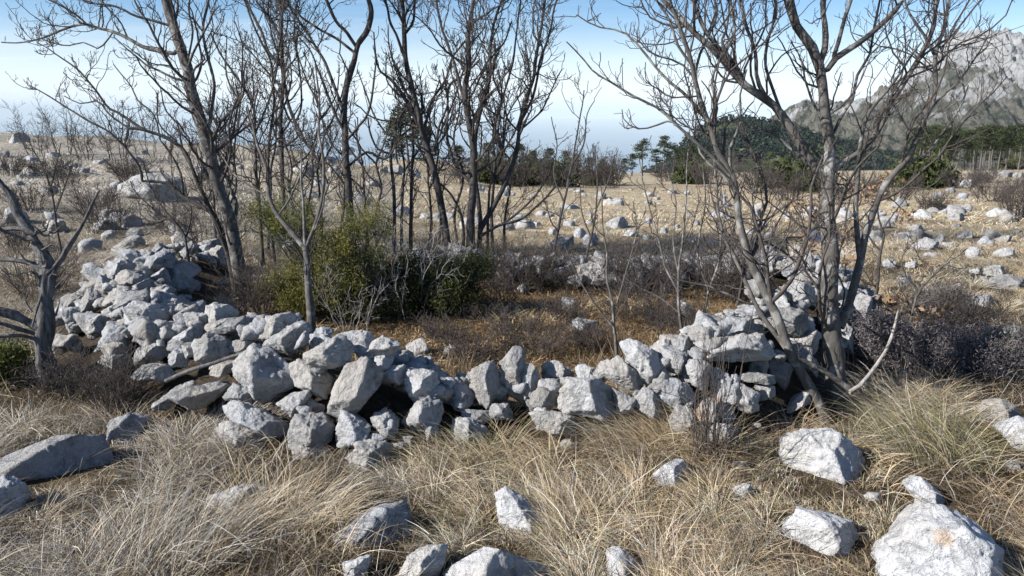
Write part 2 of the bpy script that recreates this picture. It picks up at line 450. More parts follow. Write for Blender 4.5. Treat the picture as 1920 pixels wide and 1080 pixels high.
R7 = [  # origin 800,550 : low middle of the front wall
 ([(60,490),(100,430),(160,430),(260,520),(255,545),(160,597),(90,560)], 'tilted flat-faced stone left of the two upright stones', {}),
 ([(215,430),(240,360),(290,345),(340,370),(370,440),(355,510),(310,585),(270,575),(225,490)], 'upright rounded stone, shorter of the two standing in the low wall', {'push': -.03}),
 ([(365,365),(375,312),(430,305),(460,272),(495,350),(495,420),(505,530),(480,560),(420,530),(375,480)], 'tall upright stone with a pointed tip in the low wall', {'push': -.04, 'T': .1}),
 ([(480,360),(530,380),(570,430),(570,470),(530,515),(495,545),(480,430)], 'shaded stone leaning against the tall pointed stone', {}),
 ([(580,430),(585,352),(640,340),(690,370),(750,420),(740,440),(600,440)], 'humped stone on the crest behind the oblong block', {}),
 ([(755,370),(790,360),(880,400),(890,440),(760,440)], 'low wedge stone resting behind the oblong block', {}),
 ([(875,400),(870,330),(990,320),(1040,400),(1105,470),(1060,515),(1020,490),(930,460)], 'pitted leaning stone with holes left of the pale triangular slab', {'rough': 1.5}),
 ([(985,270),(1000,245),(1070,235),(1120,250),(1150,300),(1200,330),(1235,420),(1190,445),(1110,475),(1060,420)], 'large pale triangular slab leaning back on the crest', {'push': -.04, 'level': 5}),
 ([(520,520),(550,475),(620,480),(670,510),(675,570),(600,597),(530,580)], 'round stone left of the oblong block', {'push': -.03}),
 ([(668,445),(730,432),(880,435),(920,460),(960,500),(985,560),(1000,605),(930,642),(780,637),(700,605),(680,560)], 'large oblong block with a flat shaded face in the middle of the wall', {'level': 5, 'style': 'block', 'push': -.05, 'T': .14, 'rough': .7}),
 ([(940,480),(1010,520),(1085,580),(1070,615),(1000,615),(950,570)], 'sloping stone against the right end of the oblong block', {}),
 ([(518,620),(560,597),(690,600),(750,650),(775,690),(740,718),(640,722),(560,685)], 'broad stone half in the grass under the round stone', {'push': -.05}),
 ([(175,615),(220,588),(310,600),(350,640),(250,660),(180,650)], 'low flat stone at the foot of the shorter upright stone', {}),
 ([(330,570),(420,558),(437,600),(420,645),(350,645),(310,595)], 'white chip-edged stone below the tall pointed stone', {}),
 ([(115,700),(130,645),(175,632),(250,650),(310,690),(310,760),(230,785),(130,785)], 'angular two-toned stone standing out in the grass before the low wall', {'push': -.06, 'style': 'ridge'}),
 ([(600,435),(665,432),(675,490),(620,487)], 'small stone squeezed behind the round stone', {'push': .02}),
 ([(1045,530),(1100,478),(1150,500),(1180,560),(1200,640),(1150,650),(1080,600)], 'stone leaning below the triangular slab with a lit left edge', {}),
 ([(1120,470),(1200,438),(1296,440),(1290,540),(1240,575),(1180,545)], 'broad pale stone under the triangular slab', {}),
 ([(178,445),(210,412),(240,420),(232,465)], 'small pale stone behind the shorter upright stone', {}),
 ([(-30,700),(0,650),(60,690),(60,740),(0,760)], 'little stone in the grass below the tilted flat-faced stone', {}),
]
R8 = [  # origin 1200,450 : right end of the wall
 ([(50,540),(110,498),(170,510),(185,580),(130,612),(85,585)], 'jagged stone behind the tip of the triangular slab', {}),
 ([(165,512),(240,488),(278,520),(205,582),(180,575)], 'low crest stone left of the overhanging flagstone', {}),
 ([(190,625),(230,560),(300,540),(345,590),(340,640),(255,650),(245,720),(200,690)], 'rounded pale stone left of the flagstone overhang', {'push': .02}),
 ([(240,650),(260,603),(340,625),(372,650),(365,745),(320,765),(270,735)], 'bright white stone end facing out below the flagstone', {'push': -.06}),
 ([(360,650),(430,665),(500,740),(490,820),(420,830),(360,760)], 'shadowed boulder right of the bright white stone', {}),
 ([(245,470),(310,433),(370,450),(428,490),(340,543),(270,515)], 'blocky crest stone with a lit top behind the flagstone', {}),
 ([(365,445),(440,388),(540,388),(592,430),(590,470),(450,485),(420,492)], 'broad humped crest stone behind the flagstone', {}),
 ([(348,592),(430,500),(480,468),(640,470),(685,540),(705,592),(550,612),(450,622),(380,614)], 'large flat flagstone overhanging the right end of the wall', {'push': -.12, 'style': 'slab', 'level': 5, 'T': .13}),
 ([(512,680),(560,663),(680,700),(692,732),(560,718)], 'thin flat stone shaded beneath the flagstone', {'push': -.02}),
 ([(560,625),(650,610),(665,690),(560,690)], 'shadowed packing stone under the flagstone', {'push': .06}),
 ([(655,600),(760,640),(778,690),(742,765),(690,725),(660,660)], 'dark shaded block under the right tip of the flagstone', {'push': .04}),
 ([(580,730),(702,745),(692,800),(610,818)], 'shaded squared stone below the thin flat stone', {}),
 ([(455,750),(530,733),(618,780),(612,860),(560,885),(495,845)], 'sharp-topped stone low in the wall before the overhang', {'push': -.05}),
 ([(280,880),(330,808),(420,803),(445,860),(395,905),(290,925)], 'rusty orange-brown stone low in the wall behind dry stalks', {'mat': 'rust', 'push': -.03}),
 ([(385,880),(470,838),(492,900),(440,945),(390,905)], 'grey stone next to the rusty stone', {'push': .02}),
 ([(345,990),(390,930),(470,938),(528,990),(450,1025),(360,1042)], 'white ragged stone in the grass below the rusty stone', {'push': -.03}),
 ([(155,935),(205,835),(260,870),(312,1000),(260,1022),(180,995)], 'tall leaning slab at the wall foot behind dry stalks', {'push': -.03}),
 ([(60,745),(130,698),(230,720),(295,800),(240,865),(170,855),(80,795)], 'wide pale stone below the triangular slab right of its foot', {'push': -.02}),
 ([(-30,780),(0,760),(50,750),(115,850),(60,885),(0,830)], 'ribbed stone at the wall foot left of the dry stalks', {}),
 ([(560,390),(600,350),(700,340),(800,350),(872,400),(850,450),(740,492),(650,435)], 'big grey boulder on the right-hand corner of the wall', {}),
 ([(745,505),(900,458),(925,540),(870,592),(780,548)], 'flat white stone just left of the thick trunk', {}),
 ([(690,245),(780,208),(905,240),(912,330),(820,335),(700,295)], 'wide white boulder behind the thick trunk on the far corner', {}),
 ([(718,155),(800,128),(882,180),(872,212),(730,205)], 'rounded grey boulder uppermost at the right corner of the enclosure', {}),
 ([(800,565),(880,595),(925,640),(905,705),(810,625)], 'blue-shaded stone behind the leaning stem foot', {}),
 ([(940,690),(1000,738),(1008,790),(970,835),(942,800)], 'pale stone between the two stems of the right tree', {'push': .12}),
 ([(742,860),(830,763),(882,790),(872,825),(765,880)], 'white stone poking from the grass left of the leaning stem', {'push': -.02}),
 ([(1010,440),(1060,408),(1085,470),(1060,580),(1015,520)], 'shaded stone right of the thick trunk', {'push': .05}),
 ([(1065,330),(1140,268),(1190,310),(1185,385),(1110,435),(1070,385)], 'blue-shaded stone at the right end beside the dark shrub', {}),
 ([(1010,240),(1080,210),(1120,270),(1060,330),(1010,310)], 'pale stone right of the thick trunk on the far side', {}),
 ([(618,60),(690,55),(762,120),(700,165),(640,115)], 'dark upright stone where the back wall meets the right corner', {}),
 ([(498,335),(560,318),(585,350),(530,375)], 'small grey stone at the inner edge of the right corner', {}),
 ([(560,200),(630,180),(690,235),(690,330),(600,330),(540,270)], 'weathered stone behind the leaning stem on the inner corner', {}),
 ([(905,340),(990,330),(1030,400),(1000,450),(910,420)], 'pale stone directly behind the thick trunk', {}),
]
R5 = [  # origin 0,430 : left arm of the wall
 ([(503,225),(530,160),(590,138),(650,180),(662,215),(590,243),(545,272),(510,245)], 'rounded boulder at the far left end of the wall top', {}),
 ([(553,105),(600,83),(660,110),(742,110),(722,160),(680,192),(620,142),(560,132)], 'broad light stone farthest back on the left arm', {}),
 ([(713,185),(745,128),(800,103),(872,150),(852,200),(800,232),(722,238)], 'big folded boulder near the back of the left arm', {}),
 ([(788,230),(880,168),(942,163),(982,215),(932,258),(850,268),(800,252)], 'smooth boulder right of the folded boulder', {'push': -.05}),
 ([(560,245),(600,203),(690,240),(762,262),(742,302),(640,295),(580,292)], 'lumpy stone in front of the rounded far boulder', {}),
 ([(472,305),(500,228),(530,260),(572,290),(500,310)], 'narrow stone on the outer edge of the far left end', {}),
 ([(408,375),(425,298),(480,303),(502,380),(440,425),(415,435)], 'upright squared block on the outer edge of the left arm', {}),
 ([(493,325),(540,298),(682,313),(707,367),(640,375),(510,393)], 'long block with a dark front beside the upright squared block', {}),
 ([(318,380),(370,328),(412,350),(407,402),(330,414)], 'outermost stone left of the upright squared block', {}),
 ([(662,295),(742,248),(755,290),(720,335),(680,325)], 'pale stone in the middle of the left arm', {}),
 ([(508,415),(590,368),(645,375),(605,445),(550,455)], 'white stone left of the long bread-shaped boulder', {}),
 ([(598,405),(640,388),(720,373),(822,380),(828,412),(770,445),(700,460),(620,488),(598,460)], 'long bread-shaped boulder across the left arm', {'level': 5, 'push': -.05}),
 ([(698,525),(770,458),(850,470),(912,522),(832,575),(740,595),(698,565)], 'large smooth boulder below the bread-shaped boulder', {'level': 5}),
 ([(710,355),(770,328),(802,350),(792,382),(710,375)], 'small stone behind the bread-shaped boulder', {}),
 ([(758,315),(830,278),(872,300),(832,352),(800,345)], 'tilted thin stone on the inner side of the left arm', {}),
 ([(888,435),(960,418),(1062,430),(1073,462),(980,503),(910,493)], 'flat-topped boulder in the middle of the wall bend', {}),
 ([(1028,528),(1110,478),(1180,448),(1262,448),(1262,478),(1180,513),(1090,528)], 'slender tapering stone on the crest near the wall bend', {'push': -.02}),
 ([(978,655),(1010,558),(1070,523),(1132,560),(1152,632),(1100,673),(1020,693)], 'boulder with a bright triangular face at the wall bend', {'push': -.05, 'style': 'ridge'}),
 ([(838,575),(950,500),(1012,490),(982,562),(880,594)], 'slanting stone between the large smooth boulder and the bright-faced boulder', {}),
 ([(658,685),(680,608),(760,578),(842,590),(852,642),(780,662),(680,693)], 'shadowed boulder on the outer side of the left arm', {}),
 ([(652,745),(700,680),(860,680),(868,712),(800,775),(670,775)], 'boulder with a half-lit face at the foot of the left arm', {'push': -.05}),
 ([(843,645),(900,598),(932,640),(942,702),(880,693)], 'lumpy stone beside the half-lit boulder', {}),
 ([(788,875),(870,798),(960,768),(985,790),(900,872),(820,915)], 'shaded flat slab at the left foot of the wall', {'style': 'slab'}),
 ([(868,885),(980,798),(1100,768),(1142,790),(1112,842),(1010,903),(950,923)], 'long flat slab in front of the shaded slab at the wall foot', {'style': 'slab', 'push': -.05}),
 ([(918,590),(982,588),(992,642),(940,655)], 'small stone left of the bright-faced boulder', {}),
 ([(400,490),(420,450),(500,428),(565,470),(535,545),(440,535)], 'pale low stone half hidden by grass on the outer slope', {}),
 ([(528,495),(620,478),(655,560),(570,585)], 'shaded stone beneath the white stone of the left arm', {}),
 ([(478,655),(560,628),(652,650),(642,705),(500,695)], 'low stone in the grass outside the left arm', {}),
 ([(1045,135),(1090,78),(1132,120),(1153,180),(1100,203),(1052,183)], 'boulder at the foot of the big leaning tree', {}),
 ([(848,275),(930,258),(952,300),(880,313)], 'shaded inner stone below the smooth boulder', {}),
 ([(825,372),(900,338),(952,360),(932,393),(850,405)], 'shaded stone on the inner slope of the left arm', {}),
 ([(925,285),(1000,263),(1008,312),(940,314)], 'dark inner stone nearest the brush', {}),
 ([(880,395),(940,380),(985,405),(920,425)], 'little stone on the inner side of the bend', {}),
]
for (ox, oy, rows) in ((380, 550, R6), (800, 550, R7), (1200, 450, R8), (0, 430, R5)):
    for pts, lab, opt in rows:
        make_rock('wall_stone', reg(ox, oy, pts), lab + (' of the wall' if 'wall' not in lab and len(lab.split()) < 12 else ''), 'stone', WG, foot=False, **opt)

# loose stones in the grass, near
FG = 'loose rocks lying in the near grass'
FR = [
 ([(-40,870),(0,850),(60,845),(130,822),(172,820),(180,850),(150,878),(60,892),(-40,895)], 'long bluish shaded boulder half sunk in grey grass at the left', {'level': 5, 'style': 'shade'}),
 ([(193,792),(230,778),(260,785),(252,812),(215,834),(198,827)], 'medium bluish rock with shadow stripes in grass left of the wall', {'style': 'shade'}),
 ([(-30,900),(20,918),(28,955),(0,980),(-40,970)], 'dark blue-grey rock cut by the lower left edge', {'style': 'shade'}),
 ([(372,965),(400,935),(440,917),(490,920),(485,952),(430,964)], 'low lens-shaped rock in grass below the left wall', {'foot': False, 'rough': 1.3}),
 ([(575,1024),(640,994),(700,974),(735,951),(752,954),(767,1010),(735,1034),(660,1036),(600,1036)], 'long low bluish rock ridge with a pointed right tip half buried in the near grass', {'level': 5, 'style': 'ridge', 'sunk': .3, 'foot': False, 'push': .03, 'rough': 1.6}),
 ([(738,1090),(770,1050),(810,1030),(837,1028),(832,1062),(800,1100)], 'white rock with a sharp lit flank at the bottom edge', {'style': 'ridge', 'level': 5}),
 ([(832,1090),(865,1040),(900,1050),(960,1048),(992,1029),(1032,1050),(1045,1100),(850,1110)], 'wide shaded jagged rock at the bottom edge', {'level': 5, 'style': 'ridge'}),
 ([(927,935),(960,918),(985,940),(1023,960),(1022,997),(985,1003),(940,972)], 'whitish knobbly rock standing alone in the near grass', {'level': 5}),
 ([(1138,1045),(1165,1036),(1192,1055),(1215,1090),(1138,1100)], 'small bright rock at the bottom edge right of the jagged rock', {'level': 4}),
 ([(1228,893),(1265,868),(1287,865),(1297,902),(1260,917),(1232,912)], 'wedge-shaped rock with a pale sloping top in grass before the dry stalks', {'style': 'ridge'}),
 ([(1477,853),(1510,813),(1575,808),(1622,850),(1634,887),(1560,893),(1505,893)], 'white-topped boulder with a blue shaded right face below the right tree', {'style': 'ridge', 'level': 5}),
 ([(1487,1003),(1515,965),(1590,985),(1632,1000),(1643,1032),(1560,1043),(1500,1041)], 'pale loaf-like rock in the lower right grass', {'level': 5}),
 ([(1713,918),(1735,899),(1770,930),(1803,962),(1760,958),(1720,932)], 'thin slanting white rock between loaf-like rock and olive tuft', {}),
 ([(1675,1100),(1700,1040),(1750,983),(1790,963),(1830,983),(1882,1020),(1914,1070),(1925,1120),(1800,1130)], 'biggest near boulder with an orange spot in the lower right corner', {'style': 'ridge', 'level': 5}),
 ([(1856,792),(1865,754),(1890,750),(1935,775),(1940,800)], 'bluish shaded rock at the right edge behind the olive tuft', {'style': 'shade'}),
 ([(1885,817),(1920,783),(1945,800),(1940,835),(1900,833)], 'bright white rock cut by the right edge', {}),
 ([(1374,917),(1400,909),(1422,925),(1402,942),(1380,937)], 'small white rock at the root of the dry stalks', {}),
 ([(1374,885),(1378,866),(1402,866),(1402,885)], 'tiny white stone in the dry stalks', {'level': 3}),
 ([(1626,942),(1632,925),(1657,927),(1657,942)], 'tiny flat white stone in the grass right of loaf-like rock', {'level': 3}),
 ([(638,1062),(690,1050),(682,1095),(650,1095)], 'small rough rock at the bottom edge under the buried ridge', {}),
 ([(1896,885),(1900,868),(1930,872),(1930,888)], 'small blue-grey stone at the right edge', {'level': 3}),
]
for pts, lab, opt in FR:
    pm = 'rock' if ('bluish' in lab or 'grey' in lab) else 'pale'  # sunlit rocks get paler stone, shaded bluish ones darker: light in the colour
    o = make_rock('boulder' if 'boulder' in lab else 'loose_rock', pts, lab, 'rock', FG, base=True, mat=pm, **opt)
    if 'orange' in lab: BIG = o

# the orange lichen spot on the biggest near boulder
_co = np.array([v.co[:] for v in BIG.data.vertices]) + np.array(BIG.location)
_dd = (_co - CAM) @ FW; _sx = 960 + FOC * ((_co - CAM) @ RT) / _dd; _sy = 540 - FOC * ((_co - CAM) @ UP) / _dd
_k = np.argmin(np.hypot(_sx - 1768, _sy - 1008) + 400 * _dd)
_spot = _co[_k] - np.array(BIG.location)
m = M['pale'].copy(); m.name = 'limestone with orange spot'; BIG.data.materials.clear(); BIG.data.materials.append(m); nt = m.node_tree
pr = [n for n in nt.nodes if n.type == 'BSDF_PRINCIPLED'][0]; src = pr.inputs['Base Color'].links[0].from_socket
tc = N(nt, 'ShaderNodeTexCoord'); nz = N(nt, 'ShaderNodeTexNoise', Scale=40.0, Detail=3.0); L(nt, tc.outputs['Object'], nz.inputs['Vector'])
dn = N(nt, 'ShaderNodeVectorMath', operation='DISTANCE'); dn.inputs[1].default_value = tuple(_spot); L(nt, tc.outputs['Object'], dn.inputs[0])
ma = N(nt, 'ShaderNodeMath', operation='MULTIPLY_ADD'); ma.inputs[1].default_value = .03; L(nt, nz.outputs['Fac'], ma.inputs[0]); L(nt, dn.outputs['Value'], ma.inputs[2])
rs_ = ramp(nt, ma.outputs[0], [(.036, (.6, .6, .6)), (.058, (0, 0, 0))])
L(nt, mix(nt, rs_.outputs[0], src, (.52, .37, .23)), pr.inputs['Base Color'])

# field rocks beyond the wall
def ordw(k): 
    return ['first','second','third','fourth','fifth','sixth','seventh','eighth','ninth','tenth','eleventh','twelfth','thirteenth','fourteenth','fifteenth','sixteenth','seventeenth','eighteenth','nineteenth','twentieth'][k]
def field(rows, group, zones):
    items = []
    for (cx, cy, w, h) in rows: items.append((cx, cy, w, h))
    for zname, test in zones:
        zi = sorted([i for i in items if test(i)], key=lambda i: i[0])
        items = [i for i in items if i not in zi]
        for k, (cx, cy, w, h) in enumerate(zi):
            rng = np.random.default_rng(int(cx * 31 + cy * 17))
            n = rng.integers(6, 9); pts = []
            for j in range(n):
                an = 2 * math.pi * (j + rng.uniform(-.3, .3)) / n
                r = rng.uniform(.82, 1.08)
                pts.append((cx + .56 * w * math.cos(an) * r, cy + .5 * h * math.sin(an) * r * (1.3 if math.sin(an) < 0 else .9)))
            shape = 'flat' if w > 2 * h else ('upright' if h > w else 'rounded')
            make_rock('field_rock', pts, f'{shape} white rock, {ordw(k)} from the left {zname}', 'rock', group, base=True, level=3 if w < 26 else 4, rough=1.35, seed=int(cx * 13 + cy))
Z7 = lambda a: [(1000 + x / 2.7, 220 + y / 2.7, w / 2.7, h / 2.7) for x, y, w, h in a]
Z4 = lambda a: [(1440 + x / 2.7, 300 + y / 2.7, w / 2.7, h / 2.7) for x, y, w, h in a]
ZL = lambda a: [(x / 2, y / 2, w / 2, h / 2) for x, y, w, h in a]
mid = Z7([(385,435,60,45),(190,460,100,35),(290,500,50,30),(435,540,110,65),(585,530,50,40),(240,590,70,60),(295,630,90,75),(150,645,125,95),(40,490,60,30),(85,500,50,30),(15,545,45,32),
 (625,415,45,25),(525,418,35,15),(430,420,25,25),(550,495,40,20),(660,580,50,40),(575,612,65,32),(500,590,75,42),(1160,550,60,50),(1140,490,60,50),(1240,460,30,20),(565,390,25,18),
 (490,370,30,14),(230,375,50,20),(100,580,42,62),(185,540,60,35),(640,440,30,15),(1100,580,60,32),(1200,600,60,40),(830,540,40,35),(730,560,50,30),(820,620,60,45),(900,640,60,40)])
field(mid, 'rocks scattered over the tan field', [
 ('along the far edge of the tan field', lambda i: i[1] < 392),
 ('in the middle rows of the tan field', lambda i: i[1] < 424),
 ('near the back wall on the tan field', lambda i: True)])
rt = Z4([(945,105,40,45),(1020,125,70,50),(940,160,60,35),(1165,270,105,55),(1290,270,50,50),(970,295,90,45),(850,300,30,12),(1040,290,30,15),(970,335,60,20),(1010,350,30,12),(870,320,25,12),
 (765,350,80,45),(700,385,80,35),(590,330,90,50),(830,360,30,15),(820,430,125,62),(880,405,60,60),(930,430,90,32),(815,485,60,32),(860,490,50,40),(1020,385,90,50),(1095,410,45,15),(1215,405,80,42),
 (1050,480,70,65),(1220,475,115,58),(740,535,110,42),(630,530,85,55),(700,620,72,65),(680,460,30,15),(1065,565,60,40),(1160,565,115,62),(1240,625,170,75),(1105,605,50,32),(970,635,30,25),
 (1110,715,110,72),(1280,725,40,32),(935,735,60,42),(1020,745,60,36),(1255,890,95,115),(560,715,65,55),(715,885,85,45),(385,270,60,60),(230,270,85,65),(380,310,60,32),(1260,365,60,22),
 (1200,75,100,40),(1280,80,60,32),(1130,310,30,12),(1190,325,30,14),(560,280,60,50),(640,300,60,40)])
field(rt, 'rocks scattered over the right field', [
 ('in the scrub below the pine wood', lambda i: i[1] < 365),
 ('in the upper rows of the right field', lambda i: i[1] < 437),
 ('in the middle rows of the right field', lambda i: i[1] < 484),
 ('around the dark low shrubs at right', lambda i: True)])
lf = ZL([(765,645,72,85),(560,712,240,105),(472,835,85,55),(200,850,75,52),(385,852,85,42),(55,522,75,48),(40,815,85,62),(500,602,55,32),(300,640,65,24),(1130,640,80,32),(430,700,60,32),
 (1190,690,52,32),(60,690,60,24),(110,597,52,24),(370,612,60,24),(1230,600,60,30),(1250,640,50,30),(230,625,60,22),(1480,640,70,40),(1390,690,60,36),(1300,560,50,24)])
field(lf, 'rocks on the left hillside', [
 ('along the top of the left hillside', lambda i: i[1] < 322),
 ('on the lower left hillside', lambda i: True)])

# small rubble packed into the wall, and the whole of the back wall
def scatter_rubble(n, seg, rng, size, labels, group, jit, sink, name='rubble_stone'):
    done = 0; tries = 0
    while done < n and tries < n * 8:
        tries += 1
        k = rng.integers(seg[0], seg[1]); t = rng.random()
        a, b = CP[k], CP[k + 1]
        if rng.random() > np.hypot(*(b - a)[:2]) / 1.3: continue
        w = a[3] + t * (b[3] - a[3])
        x = a[0] + t * (b[0] - a[0]) + rng.normal(0, w * jit); y = a[1] + t * (b[1] - a[1]) + rng.normal(0, w * jit)
        hgt = ridge(x, y)
        if hgt < .02: continue
        s = rng.uniform(*size) * (1 if rng.random() < .8 else 1.35)
        z = float(surf(x, y)) - sink * s
        lab = labels[done % len(labels)]
        block_rock(name, (x, y, z), (s, s * rng.uniform(.6, .95), s * rng.uniform(.45, .75)), lab, 'stone', group, level=4 if s > .07 else 3, rng=rng, rough=1.2)
        done += 1
rg = np.random.default_rng(5)
scatter_rubble(190, (0, 16), rg, (.035, .085), ['small grey rubble stone wedged between larger stones of the near wall'], 'packing stones in the gaps of the near wall', .42, .55)
scatter_rubble(230, (16, len(CP) - 1), rg, (.05, .11), ['grey-white limestone block heaped on the low back wall behind the enclosure'], 'stones of the low back wall', .30, .15, 'back_wall_stone')
rg2 = np.random.default_rng(15)
scatter_rubble(36, (0, 5), rg2, (.07, .13), ['mid-sized angular stone among the heap of the left arm of the wall'], 'heap stones of the left arm', .36, .3, 'heap_stone')
scatter_rubble(34, (12, 16), rg2, (.05, .10), ['mid-sized pale stone heaped on the right-hand corner of the wall'], 'heap stones of the right corner', .36, .7, 'heap_stone')

rg3 = np.random.default_rng(33)
for k in range(230):
    y = 8.5 * (34 / 8.5) ** rg3.random(); x = rg3.uniform(-.05, .72) * y if rg3.random() < .58 else rg3.uniform(-.7, 0) * y
    if fbm(p3(np.array([x * .35]), np.array([y * .35])), 2, 88)[0] < -.05 or ridge(x, y) > .01: continue
    s_ = rg3.uniform(.05, .13) * (1 + y / 40)
    block_rock('field_stone', (x, y, float(terrain(x, y)) + s_ * .25), (s_, s_ * .8, s_ * .7), 'small whitish stone among many lying in the field grass beyond the wall', 'stone', 'small stones littering the field', level=3, rng=rg3, rough=1.4, foot=True)

scatter_rubble(170, (0, 16), np.random.default_rng(71), (.014, .04), ['tiny limestone chip lying among the stones of the near wall'], 'stone chips of the near wall', .55, .15, 'stone_chip')
rg4 = np.random.default_rng(72)
for k in range(9):
    x, y = rg4.normal(.7, 1.1), rg4.uniform(5.0, 6.4)
    if ridge(x, y) > .08: continue
    s_ = rg4.uniform(.05, .10)
    block_rock('fallen_stone', (x, y, float(terrain(x, y)) + s_ * .3), (s_, s_ * .8, s_ * .6), 'small grey stone fallen on the russet floor inside the enclosure', 'stone', 'fallen stones inside the enclosure', level=4, rng=rg4)
# ------------------------------------------------------------------ ground sheet
ys = np.concatenate([np.arange(-3, 13, .065), 13 * (1400 / 13) ** np.linspace(0, 1, 190)])
aa = np.concatenate([np.linspace(-2.6, -.85, 30, endpoint=False), np.linspace(-.85, .85, 290), np.linspace(.85, 2.6, 31)[1:]])
AY, AA = np.meshgrid(ys, aa, indexing='ij')
GX = AA * (np.maximum(AY, 0) + 3.2); GY = AY
GZ = ground(GX, GY)
nr, nc = GX.shape
I = np.arange(nr * nc).reshape(nr, nc)
Q = np.stack([I[:-1, :-1], I[:-1, 1:], I[1:, 1:], I[1:, :-1]], -1).reshape(-1, 4)
me = mesh_from('ground', np.stack([GX, GY, GZ], -1).reshape(-1, 3), quads=Q)
# what grows and lies there: earth by the wall, russet litter inside the ring, straw elsewhere
def inside(x, y):
    cx, cy = .55, 5.55
    return np.clip(1.35 - np.hypot((x - cx) / 2.6, (y - cy) / 1.5), 0, 1)
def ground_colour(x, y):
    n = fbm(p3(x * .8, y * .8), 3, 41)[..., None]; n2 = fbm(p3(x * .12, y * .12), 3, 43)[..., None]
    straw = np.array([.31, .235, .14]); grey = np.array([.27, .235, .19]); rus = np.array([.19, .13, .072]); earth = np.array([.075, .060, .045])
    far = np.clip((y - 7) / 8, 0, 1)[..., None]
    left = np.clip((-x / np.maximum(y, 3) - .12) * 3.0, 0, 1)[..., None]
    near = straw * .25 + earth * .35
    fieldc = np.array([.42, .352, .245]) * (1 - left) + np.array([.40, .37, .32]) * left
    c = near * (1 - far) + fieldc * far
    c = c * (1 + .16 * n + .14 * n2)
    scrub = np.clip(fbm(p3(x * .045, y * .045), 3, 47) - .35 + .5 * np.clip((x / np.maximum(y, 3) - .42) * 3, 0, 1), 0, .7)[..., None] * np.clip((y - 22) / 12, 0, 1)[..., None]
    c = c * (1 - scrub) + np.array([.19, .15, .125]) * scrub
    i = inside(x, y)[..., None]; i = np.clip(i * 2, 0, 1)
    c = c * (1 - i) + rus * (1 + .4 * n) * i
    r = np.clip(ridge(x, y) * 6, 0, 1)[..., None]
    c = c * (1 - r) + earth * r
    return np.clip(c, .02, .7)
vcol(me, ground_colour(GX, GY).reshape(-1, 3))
m, nt = mat_new('dry meadow')
a = N(nt, 'ShaderNodeAttribute', attribute_name='Col')
tc = N(nt, 'ShaderNodeTexCoord')
n1 = N(nt, 'ShaderNodeTexNoise', Scale=3.0, Detail=8.0, Roughness=.72); L(nt, tc.outputs['Object'], n1.inputs['Vector'])
n2 = N(nt, 'ShaderNodeTexNoise', Scale=24.0, Detail=5.0, Roughness=.7); L(nt, tc.outputs['Object'], n2.inputs['Vector'])
r = ramp(nt, n1.outputs['Fac'], [(.3, (.62, .60, .57)), (.7, (1.25, 1.25, 1.25))])
r2 = ramp(nt, n2.outputs['Fac'], [(.3, (.70, .68, .64)), (.7, (1.2, 1.2, 1.2))])
c = mix(nt, 1.0, a.outputs['Color'], r.outputs[0], 'MULTIPLY'); c = mix(nt, 1.0, c, r2.outputs[0], 'MULTIPLY')
ad = N(nt, 'ShaderNodeMath', operation='ADD'); L(nt, n1.outputs['Fac'], ad.inputs[0]); L(nt, n2.outputs['Fac'], ad.inputs[1])
bp = N(nt, 'ShaderNodeBump', Strength=.9, Distance=.06); L(nt, ad.outputs[0], bp.inputs['Height'])
finish(nt, c, .95, bp.outputs[0], spec=.05)
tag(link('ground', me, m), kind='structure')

# ------------------------------------------------------------------ sea
me = mesh_from('sea', [(-60000, 300, -600), (60000, 300, -600), (60000, 60000, -600), (-60000, 60000, -600)], quads=[(0, 1, 2, 3)])
m, nt = mat_new('sea water'); finish(nt, (.03, .06, .10), .25, spec=.5)
tag(link('sea', me, m), kind='structure')

# ------------------------------------------------------------------ mountain and wooded hill
def sil(pts, d0):
    p = np.array(pts, float)
    a = (p[:, 0] - 960) / FOC
    dr = ray(p[:, 0], p[:, 1])
    return dr[:, 0] / dr[:, 1], CAM[2] + d0 * dr[:, 2] / dr[:, 1]
def hill_mesh(name, pts, d0, dlo, dhi, zfoot, na, nd, relief, power=1.0):
    A, H = sil(pts, d0)
    a = np.linspace(A[0], A[-1], na); d = d0 * np.concatenate([np.linspace(dlo, 1, nd), np.linspace(1, dhi, nd // 2)[1:]])
    Dm, Am = np.meshgrid(d, a, indexing='ij')
    Hm = np.interp(Am, A, H)
    f = np.where(Dm <= d0, np.clip((Dm - d0 * dlo) / (d0 - d0 * dlo), 0, 1) ** power, 1 - .75 * np.clip((Dm - d0) / (d0 * dhi - d0), 0, 1) ** 1.2)
    X = Am * Dm; Y = Dm
    Z = zfoot + (Hm - zfoot) * f
    Z = Z + relief(X, Y, f)
    nr, nc = X.shape; I = np.arange(nr * nc).reshape(nr, nc)
    Q = np.stack([I[:-1, :-1], I[:-1, 1:], I[1:, 1:], I[1:, :-1]], -1).reshape(-1, 4)
    return mesh_from(name, np.stack([X, Y, Z], -1).reshape(-1, 3), quads=Q), (X, Y, Z)

